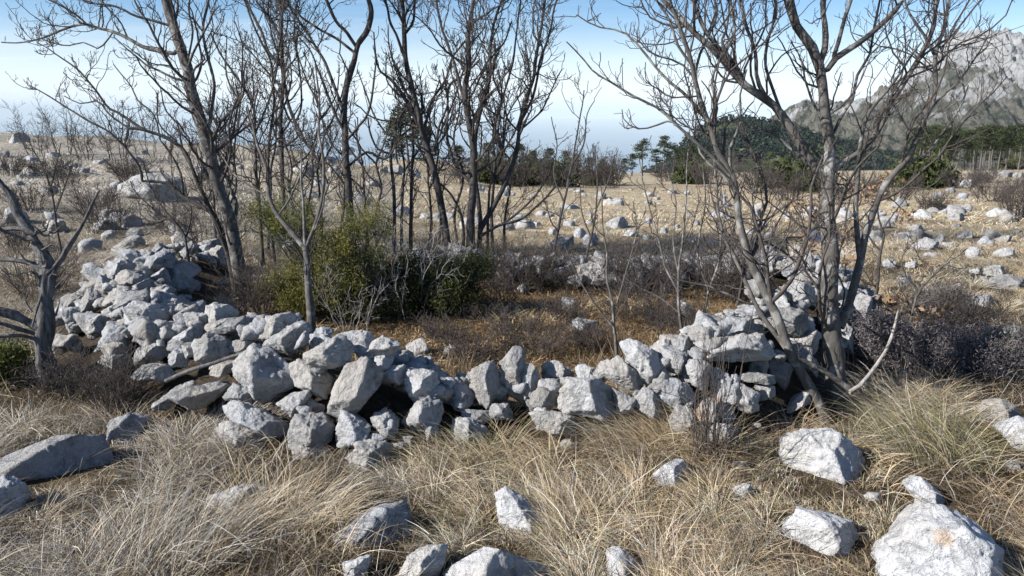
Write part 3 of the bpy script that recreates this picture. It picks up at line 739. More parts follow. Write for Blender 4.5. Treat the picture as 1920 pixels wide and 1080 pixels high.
MPTS = [(1330,330),(1400,290),(1440,240),(1462,214),(1480,205),(1500,198),(1530,201),(1560,198),(1600,191),(1640,183),(1670,171),(1700,155),(1730,135),(1755,112),(1772,96),(1790,84),(1815,73),(1840,66),(1858,61),(1870,63),(1885,63),(1905,71),(1930,76),(1990,95),(2080,130),(2200,200),(2400,300)]
def mrelief(X, Y, f):
    w = np.clip(f * 2.2, 0, 1)
    r = 10 * fbm(p3(X / 55, Y / 130), 5, 61, .58, ridged=True) + 11 * fbm(p3(X / 17, Y / 60), 4, 66, .62, ridged=True) + 22 * fbm(p3(X / 260, Y / 260), 3, 64)
    near_top = np.clip((f - .86) / .14, 0, 1) * (Y < 1501) + (Y >= 1501) * 1.0
    return (r - 6) * w * (1 - .82 * near_top)
me, MG = hill_mesh('mountain', MPTS, 1500, .50, 1.5, -75, 640, 260, mrelief, .85)
m, nt = mat_new('karst mountain')
tc = N(nt, 'ShaderNodeTexCoord'); ge = N(nt, 'ShaderNodeNewGeometry')
n1 = N(nt, 'ShaderNodeTexNoise', Scale=.010, Detail=9.0, Roughness=.66); L(nt, tc.outputs['Object'], n1.inputs['Vector'])
mpm = N(nt, 'ShaderNodeMapping'); mpm.inputs['Scale'].default_value = (1, .6, .38); L(nt, tc.outputs['Object'], mpm.inputs['Vector'])
n2 = N(nt, 'ShaderNodeTexNoise', Scale=.10, Detail=9.0, Roughness=.74); L(nt, mpm.outputs[0], n2.inputs['Vector'])
sp = N(nt, 'ShaderNodeSeparateXYZ'); L(nt, tc.outputs['Object'], sp.inputs[0])
# scrub grows on the lower slopes, bare rock above
mr = N(nt, 'ShaderNodeMapRange'); mr.inputs['From Min'].default_value = -60; mr.inputs['From Max'].default_value = 25; mr.inputs['To Min'].default_value = .17; mr.inputs['To Max'].default_value = -.10
L(nt, sp.outputs['Z'], mr.inputs['Value'])
mx_ = N(nt, 'ShaderNodeMapRange'); mx_.inputs['From Min'].default_value = 600; mx_.inputs['From Max'].default_value = 740; mx_.inputs['To Min'].default_value = .16; mx_.inputs['To Max'].default_value = 0
L(nt, sp.outputs['X'], mx_.inputs['Value'])
ad0 = N(nt, 'ShaderNodeMath', operation='ADD'); L(nt, mr.outputs[0], ad0.inputs[0]); L(nt, mx_.outputs[0], ad0.inputs[1])
ad = N(nt, 'ShaderNodeMath', operation='ADD'); L(nt, n1.outputs['Fac'], ad.inputs[0]); L(nt, ad0.outputs[0], ad.inputs[1])
ad2 = N(nt, 'ShaderNodeMath', operation='MULTIPLY_ADD'); ad2.inputs[1].default_value = .45; L(nt, n2.outputs['Fac'], ad2.inputs[0]); L(nt, ad.outputs[0], ad2.inputs[2])
rk = ramp(nt, n2.outputs['Fac'], [(.34, (.11, .11, .115)), (.45, (.34, .338, .335)), (.60, (.47, .467, .46))])
sc_ = ramp(nt, ad2.outputs[0], [(.775, (0, 0, 0)), (.835, (1, 1, 1))])
gr = ramp(nt, n2.outputs['Fac'], [(.43, (.035, .042, .026)), (.58, (.165, .150, .122))])
c = mix(nt, sc_.outputs[0], rk.outputs[0], gr.outputs[0])
bp = N(nt, 'ShaderNodeBump', Strength=1.0, Distance=16.0); L(nt, n2.outputs['Fac'], bp.inputs['Height'])
finish(nt, c, .95, bp.outputs[0], spec=.05)
tag(link('mountain', me, m), kind='structure')

HPTS = [(1215,330),(1240,312),(1262,298),(1290,264),(1315,243),(1345,229),(1380,225),(1420,228),(1450,236),(1480,240),(1520,252),(1570,264),(1650,285),(1760,315)]
me, HG = hill_mesh('wooded_hill', HPTS, 520, .55, 1.4, -60, 150, 70, lambda X, Y, f: 4 * fbm(p3(X / 40, Y / 40), 3, 71) * np.clip(f * 2, 0, 1) * (f < .95), .8)
m, nt = mat_new('wooded slope')
tc = N(nt, 'ShaderNodeTexCoord')
n1 = N(nt, 'ShaderNodeTexNoise', Scale=.06, Detail=6.0, Roughness=.7); L(nt, tc.outputs['Object'], n1.inputs['Vector'])
rr = ramp(nt, n1.outputs['Fac'], [(.45, (.035, .045, .022)), (.62, (.14, .13, .085)), (.70, (.36, .35, .33))])
bp = N(nt, 'ShaderNodeBump', Strength=1.0, Distance=4.0); L(nt, n1.outputs['Fac'], bp.inputs['Height'])
finish(nt, rr.outputs[0], .95, bp.outputs[0], spec=.05)
tag(link('wooded_hill', me, m), kind='structure')
# the far wood on that hill reads as one mass of crowns
def crown_blob(rng, c, r, h, n):
    """ragged crown: many small tilted faces through an egg-shaped volume"""
    d = rng.normal(0, 1, (n, 3)); d /= np.linalg.norm(d, axis=1)[:, None]
    rad = rng.uniform(.45, 1, n) ** .6
    p = c + d * rad[:, None] * np.array([r, r, h])
    return p
def leaf_faces(P, size, rng, flat=0.0, aspect=1.0, up=None):
    n = len(P)
    t = rng.normal(0, 1, (n, 3)); t[:, 2] *= (1 - flat)
    if up is not None: t = t + up
    t /= np.linalg.norm(t, axis=1)[:, None]
    b = rng.normal(0, 1, (n, 3)); b[:, 2] *= (1 - flat)
    b -= (b * t).sum(1)[:, None] * t; b /= np.linalg.norm(b, axis=1)[:, None]
    s = (np.asarray(size) * rng.uniform(.6, 1.35, n))[:, None]
    V = np.stack([P - t * s, P + b * s * aspect, P + t * s, P - b * s * aspect], 1).reshape(-1, 3)
    Qd = np.arange(n * 4).reshape(n, 4)
    return V, Qd
rgf = np.random.default_rng(21)
Xh, Yh, Zh = HG
pts, cols = [], []
for _ in range(4200):
    i = rgf.integers(0, int(Xh.shape[0] * .68)); j = rgf.integers(0, Xh.shape[1])
    if vnoise(np.array([[Xh[i, j] / 45, Yh[i, j] / 45, 0]]), 5)[0] > .25: continue
    c = np.array([Xh[i, j] + rgf.normal(0, 2), Yh[i, j] + rgf.normal(0, 2), Zh[i, j] + 2.0])
    p = crown_blob(rgf, c, 1.7, 2.0, 22); pts.append(p)
    cols.append(np.repeat(np.array([[.022, .034, .025]]) * rgf.uniform(.7, 1.35), 22, 0))
V, Qd = leaf_faces(np.concatenate(pts), .75, rgf)
me = mesh_from('distant_wood', V, quads=Qd, smooth=False); vcol(me, np.repeat(np.concatenate(cols), 4, 0))
tag(link('distant_wood', me, M['needle']), 'dark green far-off wood covering the rounded hill before the mountain', 'wood', kind='stuff')

# ------------------------------------------------------------------ air
bm = bmesh.new(); bmesh.ops.create_cube(bm, size=1)
me = bpy.data.meshes.new('haze'); bm.to_mesh(me); bm.free()
hz = link('haze', me, None); zt, zb = 255.0, -702.0
hz.scale = (122000, 122000, zt - zb); hz.location = (0, 0, (zt + zb) / 2)
m, nt = mat_new('hazy air')
out = N(nt, 'ShaderNodeOutputMaterial'); pv = N(nt, 'ShaderNodeVolumePrincipled', Density=HAZE_DENSITY, Anisotropy=-.15)
pv.inputs['Color'].default_value = (.82, .95, 1.0, 1)
L(nt, pv.outputs[0], out.inputs['Volume'])
me.materials.append(m); tag(hz, kind='stuff')

# ------------------------------------------------------------------ light
SUN = norm((-.94, -.34, .0)); EL = math.radians(31)
S3 = np.array([SUN[0] * math.cos(EL), SUN[1] * math.cos(EL), math.sin(EL)])
ld = bpy.data.lights.new('sun', 'SUN'); ld.energy = 5.0; ld.angle = math.radians(.5); ld.color = (1.0, .965, .92)
lo = bpy.data.objects.new('sun', ld); col.objects.link(lo); lo.location = (-20, -10, 30)
lo.rotation_euler = Vector(S3).to_track_quat('Z', 'Y').to_euler()
w = bpy.data.worlds.new('World'); C.world = w; w.use_nodes = True
nt = w.node_tree
for n in list(nt.nodes): nt.nodes.remove(n)
sky = N(nt, 'ShaderNodeTexSky', sky_type='NISHITA', sun_disc=False)
sky.sun_elevation = EL; sky.sun_rotation = math.atan2(S3[0], S3[1]); sky.altitude = 900
sky.air_density = 1.0; sky.dust_density = .6; sky.ozone_density = 1.6
bg = N(nt, 'ShaderNodeBackground', Strength=SKY_STRENGTH); wo = N(nt, 'ShaderNodeOutputWorld')
tc = N(nt, 'ShaderNodeTexCoord')
sp = N(nt, 'ShaderNodeSeparateXYZ'); L(nt, tc.outputs['Generated'], sp.inputs[0])
# thin cirrus: streaks projected on a high sheet
dv = N(nt, 'ShaderNodeMath', operation='ADD'); dv.inputs[1].default_value = .06; L(nt, sp.outputs['Z'], dv.inputs[0])
mxx = N(nt, 'ShaderNodeMath', operation='MAXIMUM'); mxx.inputs[1].default_value = .02; L(nt, dv.outputs[0], mxx.inputs[0])
dx = N(nt, 'ShaderNodeMath', operation='DIVIDE'); L(nt, sp.outputs['X'], dx.inputs[0]); L(nt, mxx.outputs[0], dx.inputs[1])
dy = N(nt, 'ShaderNodeMath', operation='DIVIDE'); L(nt, sp.outputs['Y'], dy.inputs[0]); L(nt, mxx.outputs[0], dy.inputs[1])
cb = N(nt, 'ShaderNodeCombineXYZ'); L(nt, dx.outputs[0], cb.inputs[0]); L(nt, dy.outputs[0], cb.inputs[1])
mp = N(nt, 'ShaderNodeMapping'); mp.inputs['Scale'].default_value = (.16, .75, 1); mp.inputs['Rotation'].default_value = (0, 0, .22); L(nt, cb.outputs[0], mp.inputs['Vector'])
cn = N(nt, 'ShaderNodeTexNoise', Scale=1.4, Detail=7.0, Roughness=.6); cn.inputs['Distortion'].default_value = .6; L(nt, mp.outputs[0], cn.inputs['Vector'])
cr = ramp(nt, cn.outputs['Fac'], [(.50, (0, 0, 0)), (.78, (.30, .30, .30))])
lx = N(nt, 'ShaderNodeMapRange'); lx.inputs['From Min'].default_value = .25; lx.inputs['From Max'].default_value = -.35; L(nt, sp.outputs['X'], lx.inputs['Value'])
cf = N(nt, 'ShaderNodeMath', operation='MULTIPLY'); L(nt, cr.outputs[0], cf.inputs[0]); L(nt, lx.outputs[0], cf.inputs[1])
# pale veil of high cloud towards the horizon
vz = N(nt, 'ShaderNodeMapRange'); vz.inputs['From Min'].default_value = .125; vz.inputs['From Max'].default_value = .008; vz.inputs['To Min'].default_value = 0; vz.inputs['To Max'].default_value = .74; vz.interpolation_type = 'SMOOTHSTEP'
L(nt, sp.outputs['Z'], vz.inputs['Value'])
tint = mix(nt, 1.0, sky.outputs[0], SKYTINT, 'MULTIPLY'); c = mix(nt, vz.outputs[0], tint, VEIL)
c = mix(nt, cf.outputs[0], c, VEIL)
L(nt, c, bg.inputs['Color']); L(nt, bg.outputs[0], wo.inputs['Surface'])

cam = bpy.data.cameras.new('camera'); co = bpy.data.objects.new('camera', cam); col.objects.link(co)
co.location = CAM; co.rotation_euler = (math.pi / 2 - PITCH, 0, 0)
cam.sensor_width = 36; cam.lens = FOC / 1920 * 36; cam.clip_start = .05; cam.clip_end = 200000
C.camera = co
C.view_settings.view_transform = 'Standard'; C.view_settings.look = 'None'; C.view_settings.exposure = EXPOSURE; C.view_settings.gamma = 1
C.cycles.max_bounces = 5; C.cycles.diffuse_bounces = 3; C.cycles.volume_bounces = 0; C.cycles.transmission_bounces = 2; C.cycles.glossy_bounces = 1
C.cycles.caustics_reflective = False; C.cycles.caustics_refractive = False
C.cycles.use_denoising = True
C.cycles.use_adaptive_sampling = False
# ------------------------------------------------------------------ wood: tubes, limbs, twigs
def catmull(P, n):
    P = np.asarray(P, float)
    if len(P) == 2: 
        t = np.linspace(0, 1, n)[:, None]; return P[0] * (1 - t) + P[1] * t
    Q = np.vstack([2 * P[0] - P[1], P, 2 * P[-1] - P[-2]])
    seg = np.linalg.norm(np.diff(P, axis=0), axis=1); cum = np.concatenate([[0], np.cumsum(seg)]); cum /= cum[-1]
    out = []
    for t in np.linspace(0, 1, n):
        k = min(np.searchsorted(cum, t, 'right') - 1, len(P) - 2); u = (t - cum[k]) / max(cum[k + 1] - cum[k], 1e-9)
        a, b, c, d = Q[k], Q[k + 1], Q[k + 2], Q[k + 3]
        out.append(.5 * ((2 * b) + (-a + c) * u + (2 * a - 5 * b + 4 * c - d) * u * u + (-a + 3 * b - 3 * c + d) * u ** 3))
    return np.array(out)

def tubes(P, R, sides):
    """P (n,K,3) centre lines, R (n,K) radii -> vertices, quads"""
    n, K, _ = P.shape
    T = np.gradient(P, axis=1); T /= np.maximum(np.linalg.norm(T, axis=2), 1e-9)[..., None]
    chord = P[:, -1] - P[:, 0]
    ax = np.eye(3)[np.argmin(np.abs(chord), axis=1)][:, None, :]
    A = np.cross(T, np.broadcast_to(ax, T.shape)); A /= np.maximum(np.linalg.norm(A, axis=2), 1e-9)[..., None]
    B = np.cross(T, A)
    an = np.arange(sides) * 2 * math.pi / sides
    V = P[:, :, None] + R[:, :, None, None] * (np.cos(an)[:, None] * A[:, :, None] + np.sin(an)[:, None] * B[:, :, None])
    I = np.arange(n * K * sides).reshape(n, K, sides)
    J = np.roll(I, -1, axis=2)
    Qd = np.stack([I[:, :-1], J[:, :-1], J[:, 1:], I[:, 1:]], -1).reshape(-1, 4)
    return V.reshape(-1, 3), Qd

def spawn(P, R, rng, dens, ang, ratio, lmin, lmax, up=.35, curv=.25, jit=.18, K=6, tmin=.12, rr=.6, rmin=.0016, tip=.45, side=None):
    """children along every parent line"""
    n, K0, _ = P.shape
    if n == 0: return np.zeros((0, K, 3)), np.zeros((0, K))
    seg = np.linalg.norm(np.diff(P, axis=1), axis=2); Ln = seg.sum(1)
    cnt = rng.poisson(np.maximum(Ln * dens, .02)); idx = np.repeat(np.arange(n), cnt); m = len(idx)
    if m == 0: return np.zeros((0, K, 3)), np.zeros((0, K))
    t = rng.uniform(tmin, 1, m) * (K0 - 1); k = np.minimum(t.astype(int), K0 - 2); u = (t - k)[:, None]
    p0 = P[idx, k] * (1 - u) + P[idx, k + 1] * u
    T = P[idx, k + 1] - P[idx, k]; T /= np.maximum(np.linalg.norm(T, axis=1), 1e-9)[:, None]
    r0 = R[idx, k] * (1 - u[:, 0]) + R[idx, k + 1] * u[:, 0]
    v = rng.normal(0, 1, (m, 3)); v -= (v * T).sum(1)[:, None] * T; v /= np.maximum(np.linalg.norm(v, axis=1), 1e-9)[:, None]
    a = np.radians(rng.uniform(ang[0], ang[1], m))[:, None]
    D = np.cos(a) * T + np.sin(a) * v; D[:, 2] += up; 
    D /= np.linalg.norm(D, axis=1)[:, None]
    Lc = np.clip(Ln[idx] * ratio * rng.uniform(.45, 1.25, m) * (1.1 - .55 * t / (K0 - 1)), lmin, lmax)
    st = (Lc / (K - 1))[:, None]
    out = np.empty((m, K, 3)); out[:, 0] = p0
    for j in range(1, K):
        D = D + np.array([0, 0, curv * .5]) + rng.normal(0, jit, (m, 3)); D /= np.linalg.norm(D, axis=1)[:, None]
        out[:, j] = out[:, j - 1] + D * st
    rs = np.clip(r0 * rr * rng.uniform(.6, 1, m), rmin, None)
    rs = np.minimum(rs, np.maximum(Lc * .017, rmin))
    Rc = rs[:, None] * np.linspace(1, tip, K)[None]
    return out, np.maximum(Rc, rmin * .75)

def px_limb(pts, t0, rng, spread=.22, end=None, n=None):
    """picture points of a limb seen at distance t0 -> a line in space wandering in depth"""
    p = np.array(pts, float)
    L2 = np.concatenate([[0], np.cumsum(np.hypot(*np.diff(p, axis=0).T))]) / FOC * t0
    dz = rng.uniform(-spread, spread) if end is None else end
    t = t0 + dz * L2 + .06 * np.sin(L2 * 3 + rng.uniform(0, 6)) * np.clip(L2, 0, 1)
    W = at_depth(p[:, 0], p[:, 1], t)
    n = n or max(8, int(L2[-1] / .06))
    W = catmull(W, n)
    w = np.clip(np.linspace(0, 1, n) * 4, 0, 1)[:, None]
    return W + w * .012 * np.stack([fbm(p3(np.linspace(0, L2[-1] * 4, n), np.full(n, 7.1 * k), rng.uniform(0, 9)), 2, k) for k in range(3)], 1)

def add_line(name, P, R, mat, parent, sides=10, bump=0.0, rng=RNG, groove=0.0):
    o = parent.location
    V, Qd = tubes((P - np.array(o))[None], np.asarray(R)[None], sides)
    if bump:
        c = np.repeat(P - np.array(o), sides, 0); dv = V - c
        g = 0
        if groove:
            an = np.tile(np.arange(sides) * 2 * math.pi / sides, len(P)); sl = np.repeat(np.arange(len(P)) * .06, sides)
            g = groove * fbm(np.stack([np.cos(an + sl * 2.2) * 2.6, np.sin(an + sl * 2.2) * 2.6, sl * 1.6], 1), 3, 37, .6, ridged=True)
        V = c + dv * (1 + bump * fbm(V * 14, 3, 31) + g)[:, None]
    return link(name, mesh_from(name, V, quads=Qd), mat, parent)

def crown_mesh(name, sets, mat, parent, sides=(5, 4, 3)):
    o = np.array(parent.location); VV, QQ, n = [], [], 0
    for k, (P, R) in enumerate(sets):
        if len(P) == 0: continue
        V, Qd = tubes(P - o, R, sides[min(k, len(sides) - 1)])
        VV.append(V); QQ.append(Qd + n); n += len(V)
    if not VV: return None
    ob = link(name, mesh_from(name, np.concatenate(VV), quads=np.concatenate(QQ)), mat, parent)
    ob['kind'] = 'stuff'
    return ob

def pad(lines, K):
    return np.stack([catmull(l, K) for l in lines])

def tree(name, label, cat, t0, limbs, group=None, seed=1, bark='bark', twig='twig', dens=(5.5, 7, 7), len2=(.30, .16, .09), spread=.22, up=.08, levels=3, ang=(32, 72), twr=.0020, lm=(.85, .40, .16), foot=.1, base_part='trunk', bump=.10):
    """limbs: list of (picture points, radius at start px, radius at end px, kind); the first starts at the ground"""
    rng = np.random.default_rng(seed)
    b = at_depth(limbs[0][0][0][0], limbs[0][0][0][1], t0)
    b = np.array([b[0], b[1], float(surf(b[0], b[1]))])
    root = empty(name, b); tag(root, label, cat, group)
    lines, rads = [], []
    for li in limbs:
        pts, r0, r1 = li[0], li[1], li[2]
        pts = list(pts); ext = 0
        if pts[-1][1] < 25:                        # carry the limb on above the picture to a thin end
            (xa, ya), (xb, yb) = pts[-2], pts[-1]; q = math.hypot(xb - xa, yb - ya)
            for g in (90, 190, 300): pts.append((xb + (xb - xa) / q * g * .8 + rng.normal(0, 10), yb + (yb - ya) / q * g * .8 - g * .15))
            ext = 3
        part = li[3] if len(li) > 3 else ('trunk' if li is limbs[0] else 'branch')
        tt = t0 + (li[4] if len(li) > 4 else 0)
        if part == 'branch' and lines:                  # start on the nearest limb already there
            q = ray(*pts[0]); best = None
            for ln in lines:
                dd = (ln - CAM) @ FW; sp_ = np.stack([960 + FOC * ((ln - CAM) @ RT) / dd, 540 - FOC * ((ln - CAM) @ UP) / dd], 1)
                e = np.hypot(*(sp_ - np.array(pts[0])).T); k = int(e.argmin())
                if best is None or e[k] < best[0]: best = (e[k], dd[k], tuple(sp_[k]))
            if best[0] < 34:
                tt = best[1]; pts = [best[2]] + (list(pts) if best[0] > 6 else list(pts)[1:])
        W = px_limb(pts, tt, rng, spread if part == 'branch' else spread * .35)
        if li is limbs[0] or (part == 'trunk' and len(li) > 5): W[:, 2] -= np.linspace(max(W[0, 2] - float(ground(W[0, 0], W[0, 1])) + .08, 0), 0, len(W)) * np.clip(1 - np.linspace(0, 3, len(W)), 0, 1)
        n = len(W); s = np.linspace(0, 1, n)
        s1 = .72 if ext else 1.0; R = np.interp(s, [0, s1, 1.0001], [r0, r1, r1 if not ext else min(r1 * .35, 1.6)]) * tt / FOC * ((.50 if name == 'twin_stem_tree' else .57) if part == 'trunk' else .62)
        if part == 'trunk': R = R * (1 + .45 * np.exp(-s * n * .06 / .10) * (1 if pts[0][1] > 400 else 0))
        lines.append(W); rads.append(R)
        add_line(part, W, R, M[bark], root, 16 if part == 'trunk' else 9, bump, rng, .085)
    K = 16
    P0 = pad(lines, K); R0 = np.stack([np.interp(np.linspace(0, 1, K), np.linspace(0, 1, len(r)), r) for r in rads])
    hi = P0[:, :, 2].mean(1)
    sets = []
    twr = max(twr, .00032 * t0)
    P1, R1 = spawn(P0, R0, rng, dens[0] * 1.4, ang, len2[0], .15, lm[0], up, .26, .22, 10, .22, .6, twr * 1.7)
    P2, R2 = spawn(P1, R1, rng, dens[1] * 2.1, ang, .45, .07, lm[1], up, .32, .26, 8, .10, .7, twr * 1.1)
    twr = max(twr, .00042 * t0)
    P2b, R2b = spawn(P0, R0, rng, dens[0] * 1.3, ang, .10, .05, .26, up, .3, .28, 6, .3, .4, twr)
    sets += [(P1, R1), (np.concatenate([P2, _rs(P2b, 8)]), np.concatenate([R2, _rr(R2b, 8)]))]
    if levels > 2:
        P3, R3 = spawn(sets[1][0], sets[1][1], rng, dens[2] * 2.2, ang, .45, .03, lm[2], up, .4, .2, 5, .15, .8, twr * .85, .8)
        sets.append((P3, R3))
    crown_mesh('crown', sets, M[twig], root)
    FOOT.append((b[0], b[1], foot))
    return root
def _rs(P, K):
    if P.shape[1] == K or len(P) == 0: return P if P.shape[1] == K else np.zeros((0, K, 3))
    t = np.linspace(0, P.shape[1] - 1, K); k = np.minimum(t.astype(int), P.shape[1] - 2); u = (t - k)[None, :, None]
    return P[:, k] * (1 - u) + P[:, k + 1] * u
def _rr(R, K):
    if len(R) == 0: return np.zeros((0, K))
    t = np.linspace(0, R.shape[1] - 1, K); k = np.minimum(t.astype(int), R.shape[1] - 2); u = (t - k)[None, :]
    return R[:, k] * (1 - u) + R[:, k + 1] * u

GT = 'bare trees growing around the stone enclosure'
# --- the tall leaning tree at the left
tree('leaning_tree', 'tall bare tree leaning left behind the left arm of the wall, thickest trunk at left', 'tree', 6.6, [
 ([(455,500),(440,430),(425,370),(400,300),(380,235),(360,170),(345,110),(330,60),(314,0),(300,-60)], 21, 12, 'trunk'),
 ([(326,100),(300,95),(270,88),(240,72),(210,58),(180,50),(160,45),(120,55),(75,72),(35,80),(2,80)], 6, 1.8),
 ([(337,150),(305,133),(275,122),(255,105),(235,88),(215,70)], 4, 1.5),
 ([(324,52),(285,38),(250,28),(225,15),(190,8),(150,-4)], 4, 1.5),
 ([(160,45),(140,25),(110,8),(80,-8)], 3, 1.5),
 ([(210,58),(185,90),(160,80),(120,85),(70,70)], 2.5, 1.3),
 ([(240,72),(225,40),(200,15),(180,-15)], 2.5, 1.3),
 ([(358,170),(365,130),(385,112),(380,100)], 4, 2),
 ([(390,245),(398,205),(402,160),(390,100),(382,50),(392,0),(385,-40)], 5, 2.5),
 ([(350,120),(362,60),(355,20),(362,-30)], 3, 1.8),
 ([(435,430),(445,380),(420,330),(410,290),(385,240)], 6, 3),
], GT, 11, 'bark', dens=(4.4, 6.5, 7), foot=.16)
tree('low_tree', 'low bare tree with crooked limbs sweeping left over the hillside', 'tree', 6.7, [
 ([(440,480),(420,430),(395,398),(350,372),(315,345),(265,338)], 9, 4, 'trunk'),
 ([(265,338),(262,315),(240,285),(200,245),(160,225),(110,190),(52,160)], 4, 1.4),
 ([(430,470),(405,420),(385,380),(365,330),(345,280),(310,260),(265,243),(240,240)], 7, 4, 'branch'),
 ([(265,243),(225,215),(200,200),(175,165),(145,130),(110,105),(72,80)], 4, 1.4),
 ([(240,240),(205,215),(185,190),(150,195),(120,180)], 3, 1.4),
 ([(345,372),(340,330),(320,290),(300,262)], 4, 2),
 ([(300,262),(290,215),(260,190),(245,160),(215,120)], 2.5, 1.4),
 ([(345,280),(335,235),(310,205),(300,165)], 3, 1.4),
 ([(365,330),(335,270),(298,230),(296,170)], 3, 1.5),
], GT, 12, 'barkd', dens=(5, 7, 7), foot=.14)
# --- slim tree with a grey stem just behind the front wall
tree('slim_tree', 'small slim bare tree with a grey forking stem right behind the front wall', 'tree', 4.75, [
 ([(585,620),(583,560),(578,500),(573,468)], 12, 9, 'trunk'),
 ([(573,468),(545,432),(520,400),(503,370),(498,320),(480,260),(462,200)], 8, 2.4),
 ([(573,462),(570,420),(568,385),(562,330),(566,280)], 5, 2),
 ([(576,458),(590,425),(601,385),(605,340),(603,290),(596,240),(600,180),(590,120)], 6, 2),
 ([(588,440),(605,400),(612,360),(630,320),(650,285)], 3.5, 1.6),
 ([(503,370),(470,350),(440,330),(420,300)], 3, 1.5),
 ([(520,400),(545,370),(565,330),(585,290),(600,250)], 3, 1.5),
 ([(560,455),(530,455),(500,440),(470,425)], 2.5, 1.3),
 ([(568,400),(550,375),(542,350),(545,310)], 2.5, 1.3),
], GT, 13, 'bark', 'twig', dens=(3.4, 5, 5), foot=.12)
# --- the multi-stemmed trees behind
def stem(p0, p1, lean=0, k=5, rng=None):
    rng = rng or RNG; t = np.linspace(0, 1, k)
    return [(p0[0] + (p1[0] - p0[0]) * u + lean * math.sin(u * math.pi) + rng.normal(0, 7) * (0 < u < 1), p0[1] + (p1[1] - p0[1]) * u) for u in t]
tree('branching_tree', 'dark bare tree with a crooked trunk forking high up, middle of the left thicket', 'tree', 8.0, [
 ([(662,440),(656,380),(652,320),(648,270),(645,210),(652,160),(664,110),(672,80)], 12, 8, 'trunk'),
 ([(672,80),(690,55),(697,20),(688,-20)], 8, 5),
 ([(670,85),(650,60),(630,40),(612,0),(600,-30)], 5, 3),
 ([(645,205),(622,150),(605,110),(575,60),(545,20),(530,-10)], 5, 2),
 ([(668,100),(635,75),(600,55),(570,35),(540,5)], 4, 2),
 ([(650,270),(672,240),(690,215),(700,170),(705,120),(700,60)], 4, 2),
 ([(648,250),(620,190),(590,110),(560,70)], 4, 2),
 ([(655,310),(690,285),(720,300),(738,280),(745,230),(770,190)], 4, 2),
], GT, 14, 'barkd', dens=(4.2, 6, 6.2))
tree('straight_tree', 'straight thin dark pole-like bare tree between leaning tree and crooked trunk', 'tree', 8.6, [
 ([(532,430),(531,360),(528,300),(527,200),(530,130),(527,60),(522,-20)], 7, 5, 'trunk'),
 ([(527,130),(505,100),(490,60),(470,20),(455,-20)], 4.5, 2),
 ([(528,190),(548,230),(565,200),(560,120),(552,60),(560,0)], 3, 1.8),
 ([(528,140),(510,60),(505,0)], 3, 1.8),
 ([(533,150),(545,210),(570,262),(600,310),(615,345)], 5, 3, 'branch'),
], GT, 15, 'barkd', dens=(4.2, 6, 6.2))
tree('forked_tree', 'thin bare tree with a fork low down, left of the pole-like tree', 'tree', 7.8, [
 ([(490,450),(485,380),(480,320),(478,250),(470,190),(440,140),(415,105),(395,60)], 6, 2.5, 'trunk'),
 ([(512,440),(505,380),(500,300),(505,240),(512,190),(508,120),(490,80),(470,30),(450,-20)], 5, 2.2, 'trunk', .1, 1),
 ([(478,250),(500,200),(515,150),(525,80),(530,20)], 3, 1.6),
 ([(475,200),(455,150),(455,90),(440,40)], 3, 1.6),
 ([(505,240),(530,205),(545,150),(540,90)], 3, 1.6),
], GT, 16, 'barkd', dens=(4.2, 6, 6.2))
tree('slanting_tree', 'bare tree slanting left with a thick lower trunk in front of the flat-crowned pine', 'tree', 8.4, [
 ([(845,440),(832,370),(815,300),(795,245),(782,200),(770,160),(760,110),(757,60),(752,0),(745,-30)], 12, 5, 'trunk'),
 ([(800,255),(770,200),(735,150),(710,130),(700,90)], 7, 2),
 ([(760,120),(745,70),(730,40),(722,0)], 4, 2),
 ([(760,70),(775,40),(778,0),(785,-30)], 4, 2),
 ([(795,250),(810,190),(835,150),(848,110),(870,80),(890,40)], 4, 2),
 ([(815,290),(822,240),(838,200),(842,160),(870,140),(900,110)], 4, 2),
 ([(735,420),(738,350),(732,300),(738,260),(760,200),(785,160)], 6, 2.5, 'trunk', .1, 1),
 ([(738,290),(710,280),(695,250),(690,220)], 3.5, 2),
 ([(768,440),(770,380),(772,320),(775,260),(765,200)], 6, 3, 'trunk', .2, 1),
], GT, 17, 'barkd', dens=(4.2, 6, 6.2))
tree('multi_stem_tree', 'many-stemmed bare tree on the back wall with pale lower trunk, tallest in the middle', 'tree', 8.3, [
 ([(884,470),(882,400),(886,340),(888,280),(880,230),(872,170),(880,110),(878,60),(888,0),(885,-30)], 14, 4, 'trunk'),
 ([(895,460),(900,390),(892,320),(893,250),(905,200),(918,140),(922,80),(935,20)], 8, 3, 'trunk', .06, 1),
 ([(876,200),(860,150),(850,110),(835,70),(820,20)], 5, 2),
 ([(888,260),(900,210),(915,160),(918,115),(945,80),(960,40)], 4, 2),
 ([(900,430),(935,370),(965,300),(975,240),(985,190),(1000,140),(1010,80),(1020,10)], 8, 2.5),
 ([(978,230),(1000,180),(1015,110),(1030,60),(1040,10)], 4, 1.8),
 ([(980,240),(1015,210),(1035,170),(1055,130)], 3, 1.6),
 ([(905,440),(935,425),(975,412),(1010,385),(1045,345),(1060,310)], 4.5, 2),
 ([(940,425),(965,405),(1000,370),(1030,325),(1040,290)], 3.5, 1.8),
 ([(880,340),(850,300),(838,250),(840,190),(830,130)], 5, 2),
 ([(885,330),(935,290),(935,240),(940,180),(935,130)], 4, 2),
 ([(870,480),(868,420),(850,370),(820,340)], 5, 2.5, 'branch'),
], GT, 18, 'barkd', dens=(4.6, 6.2, 6.2), foot=.2)
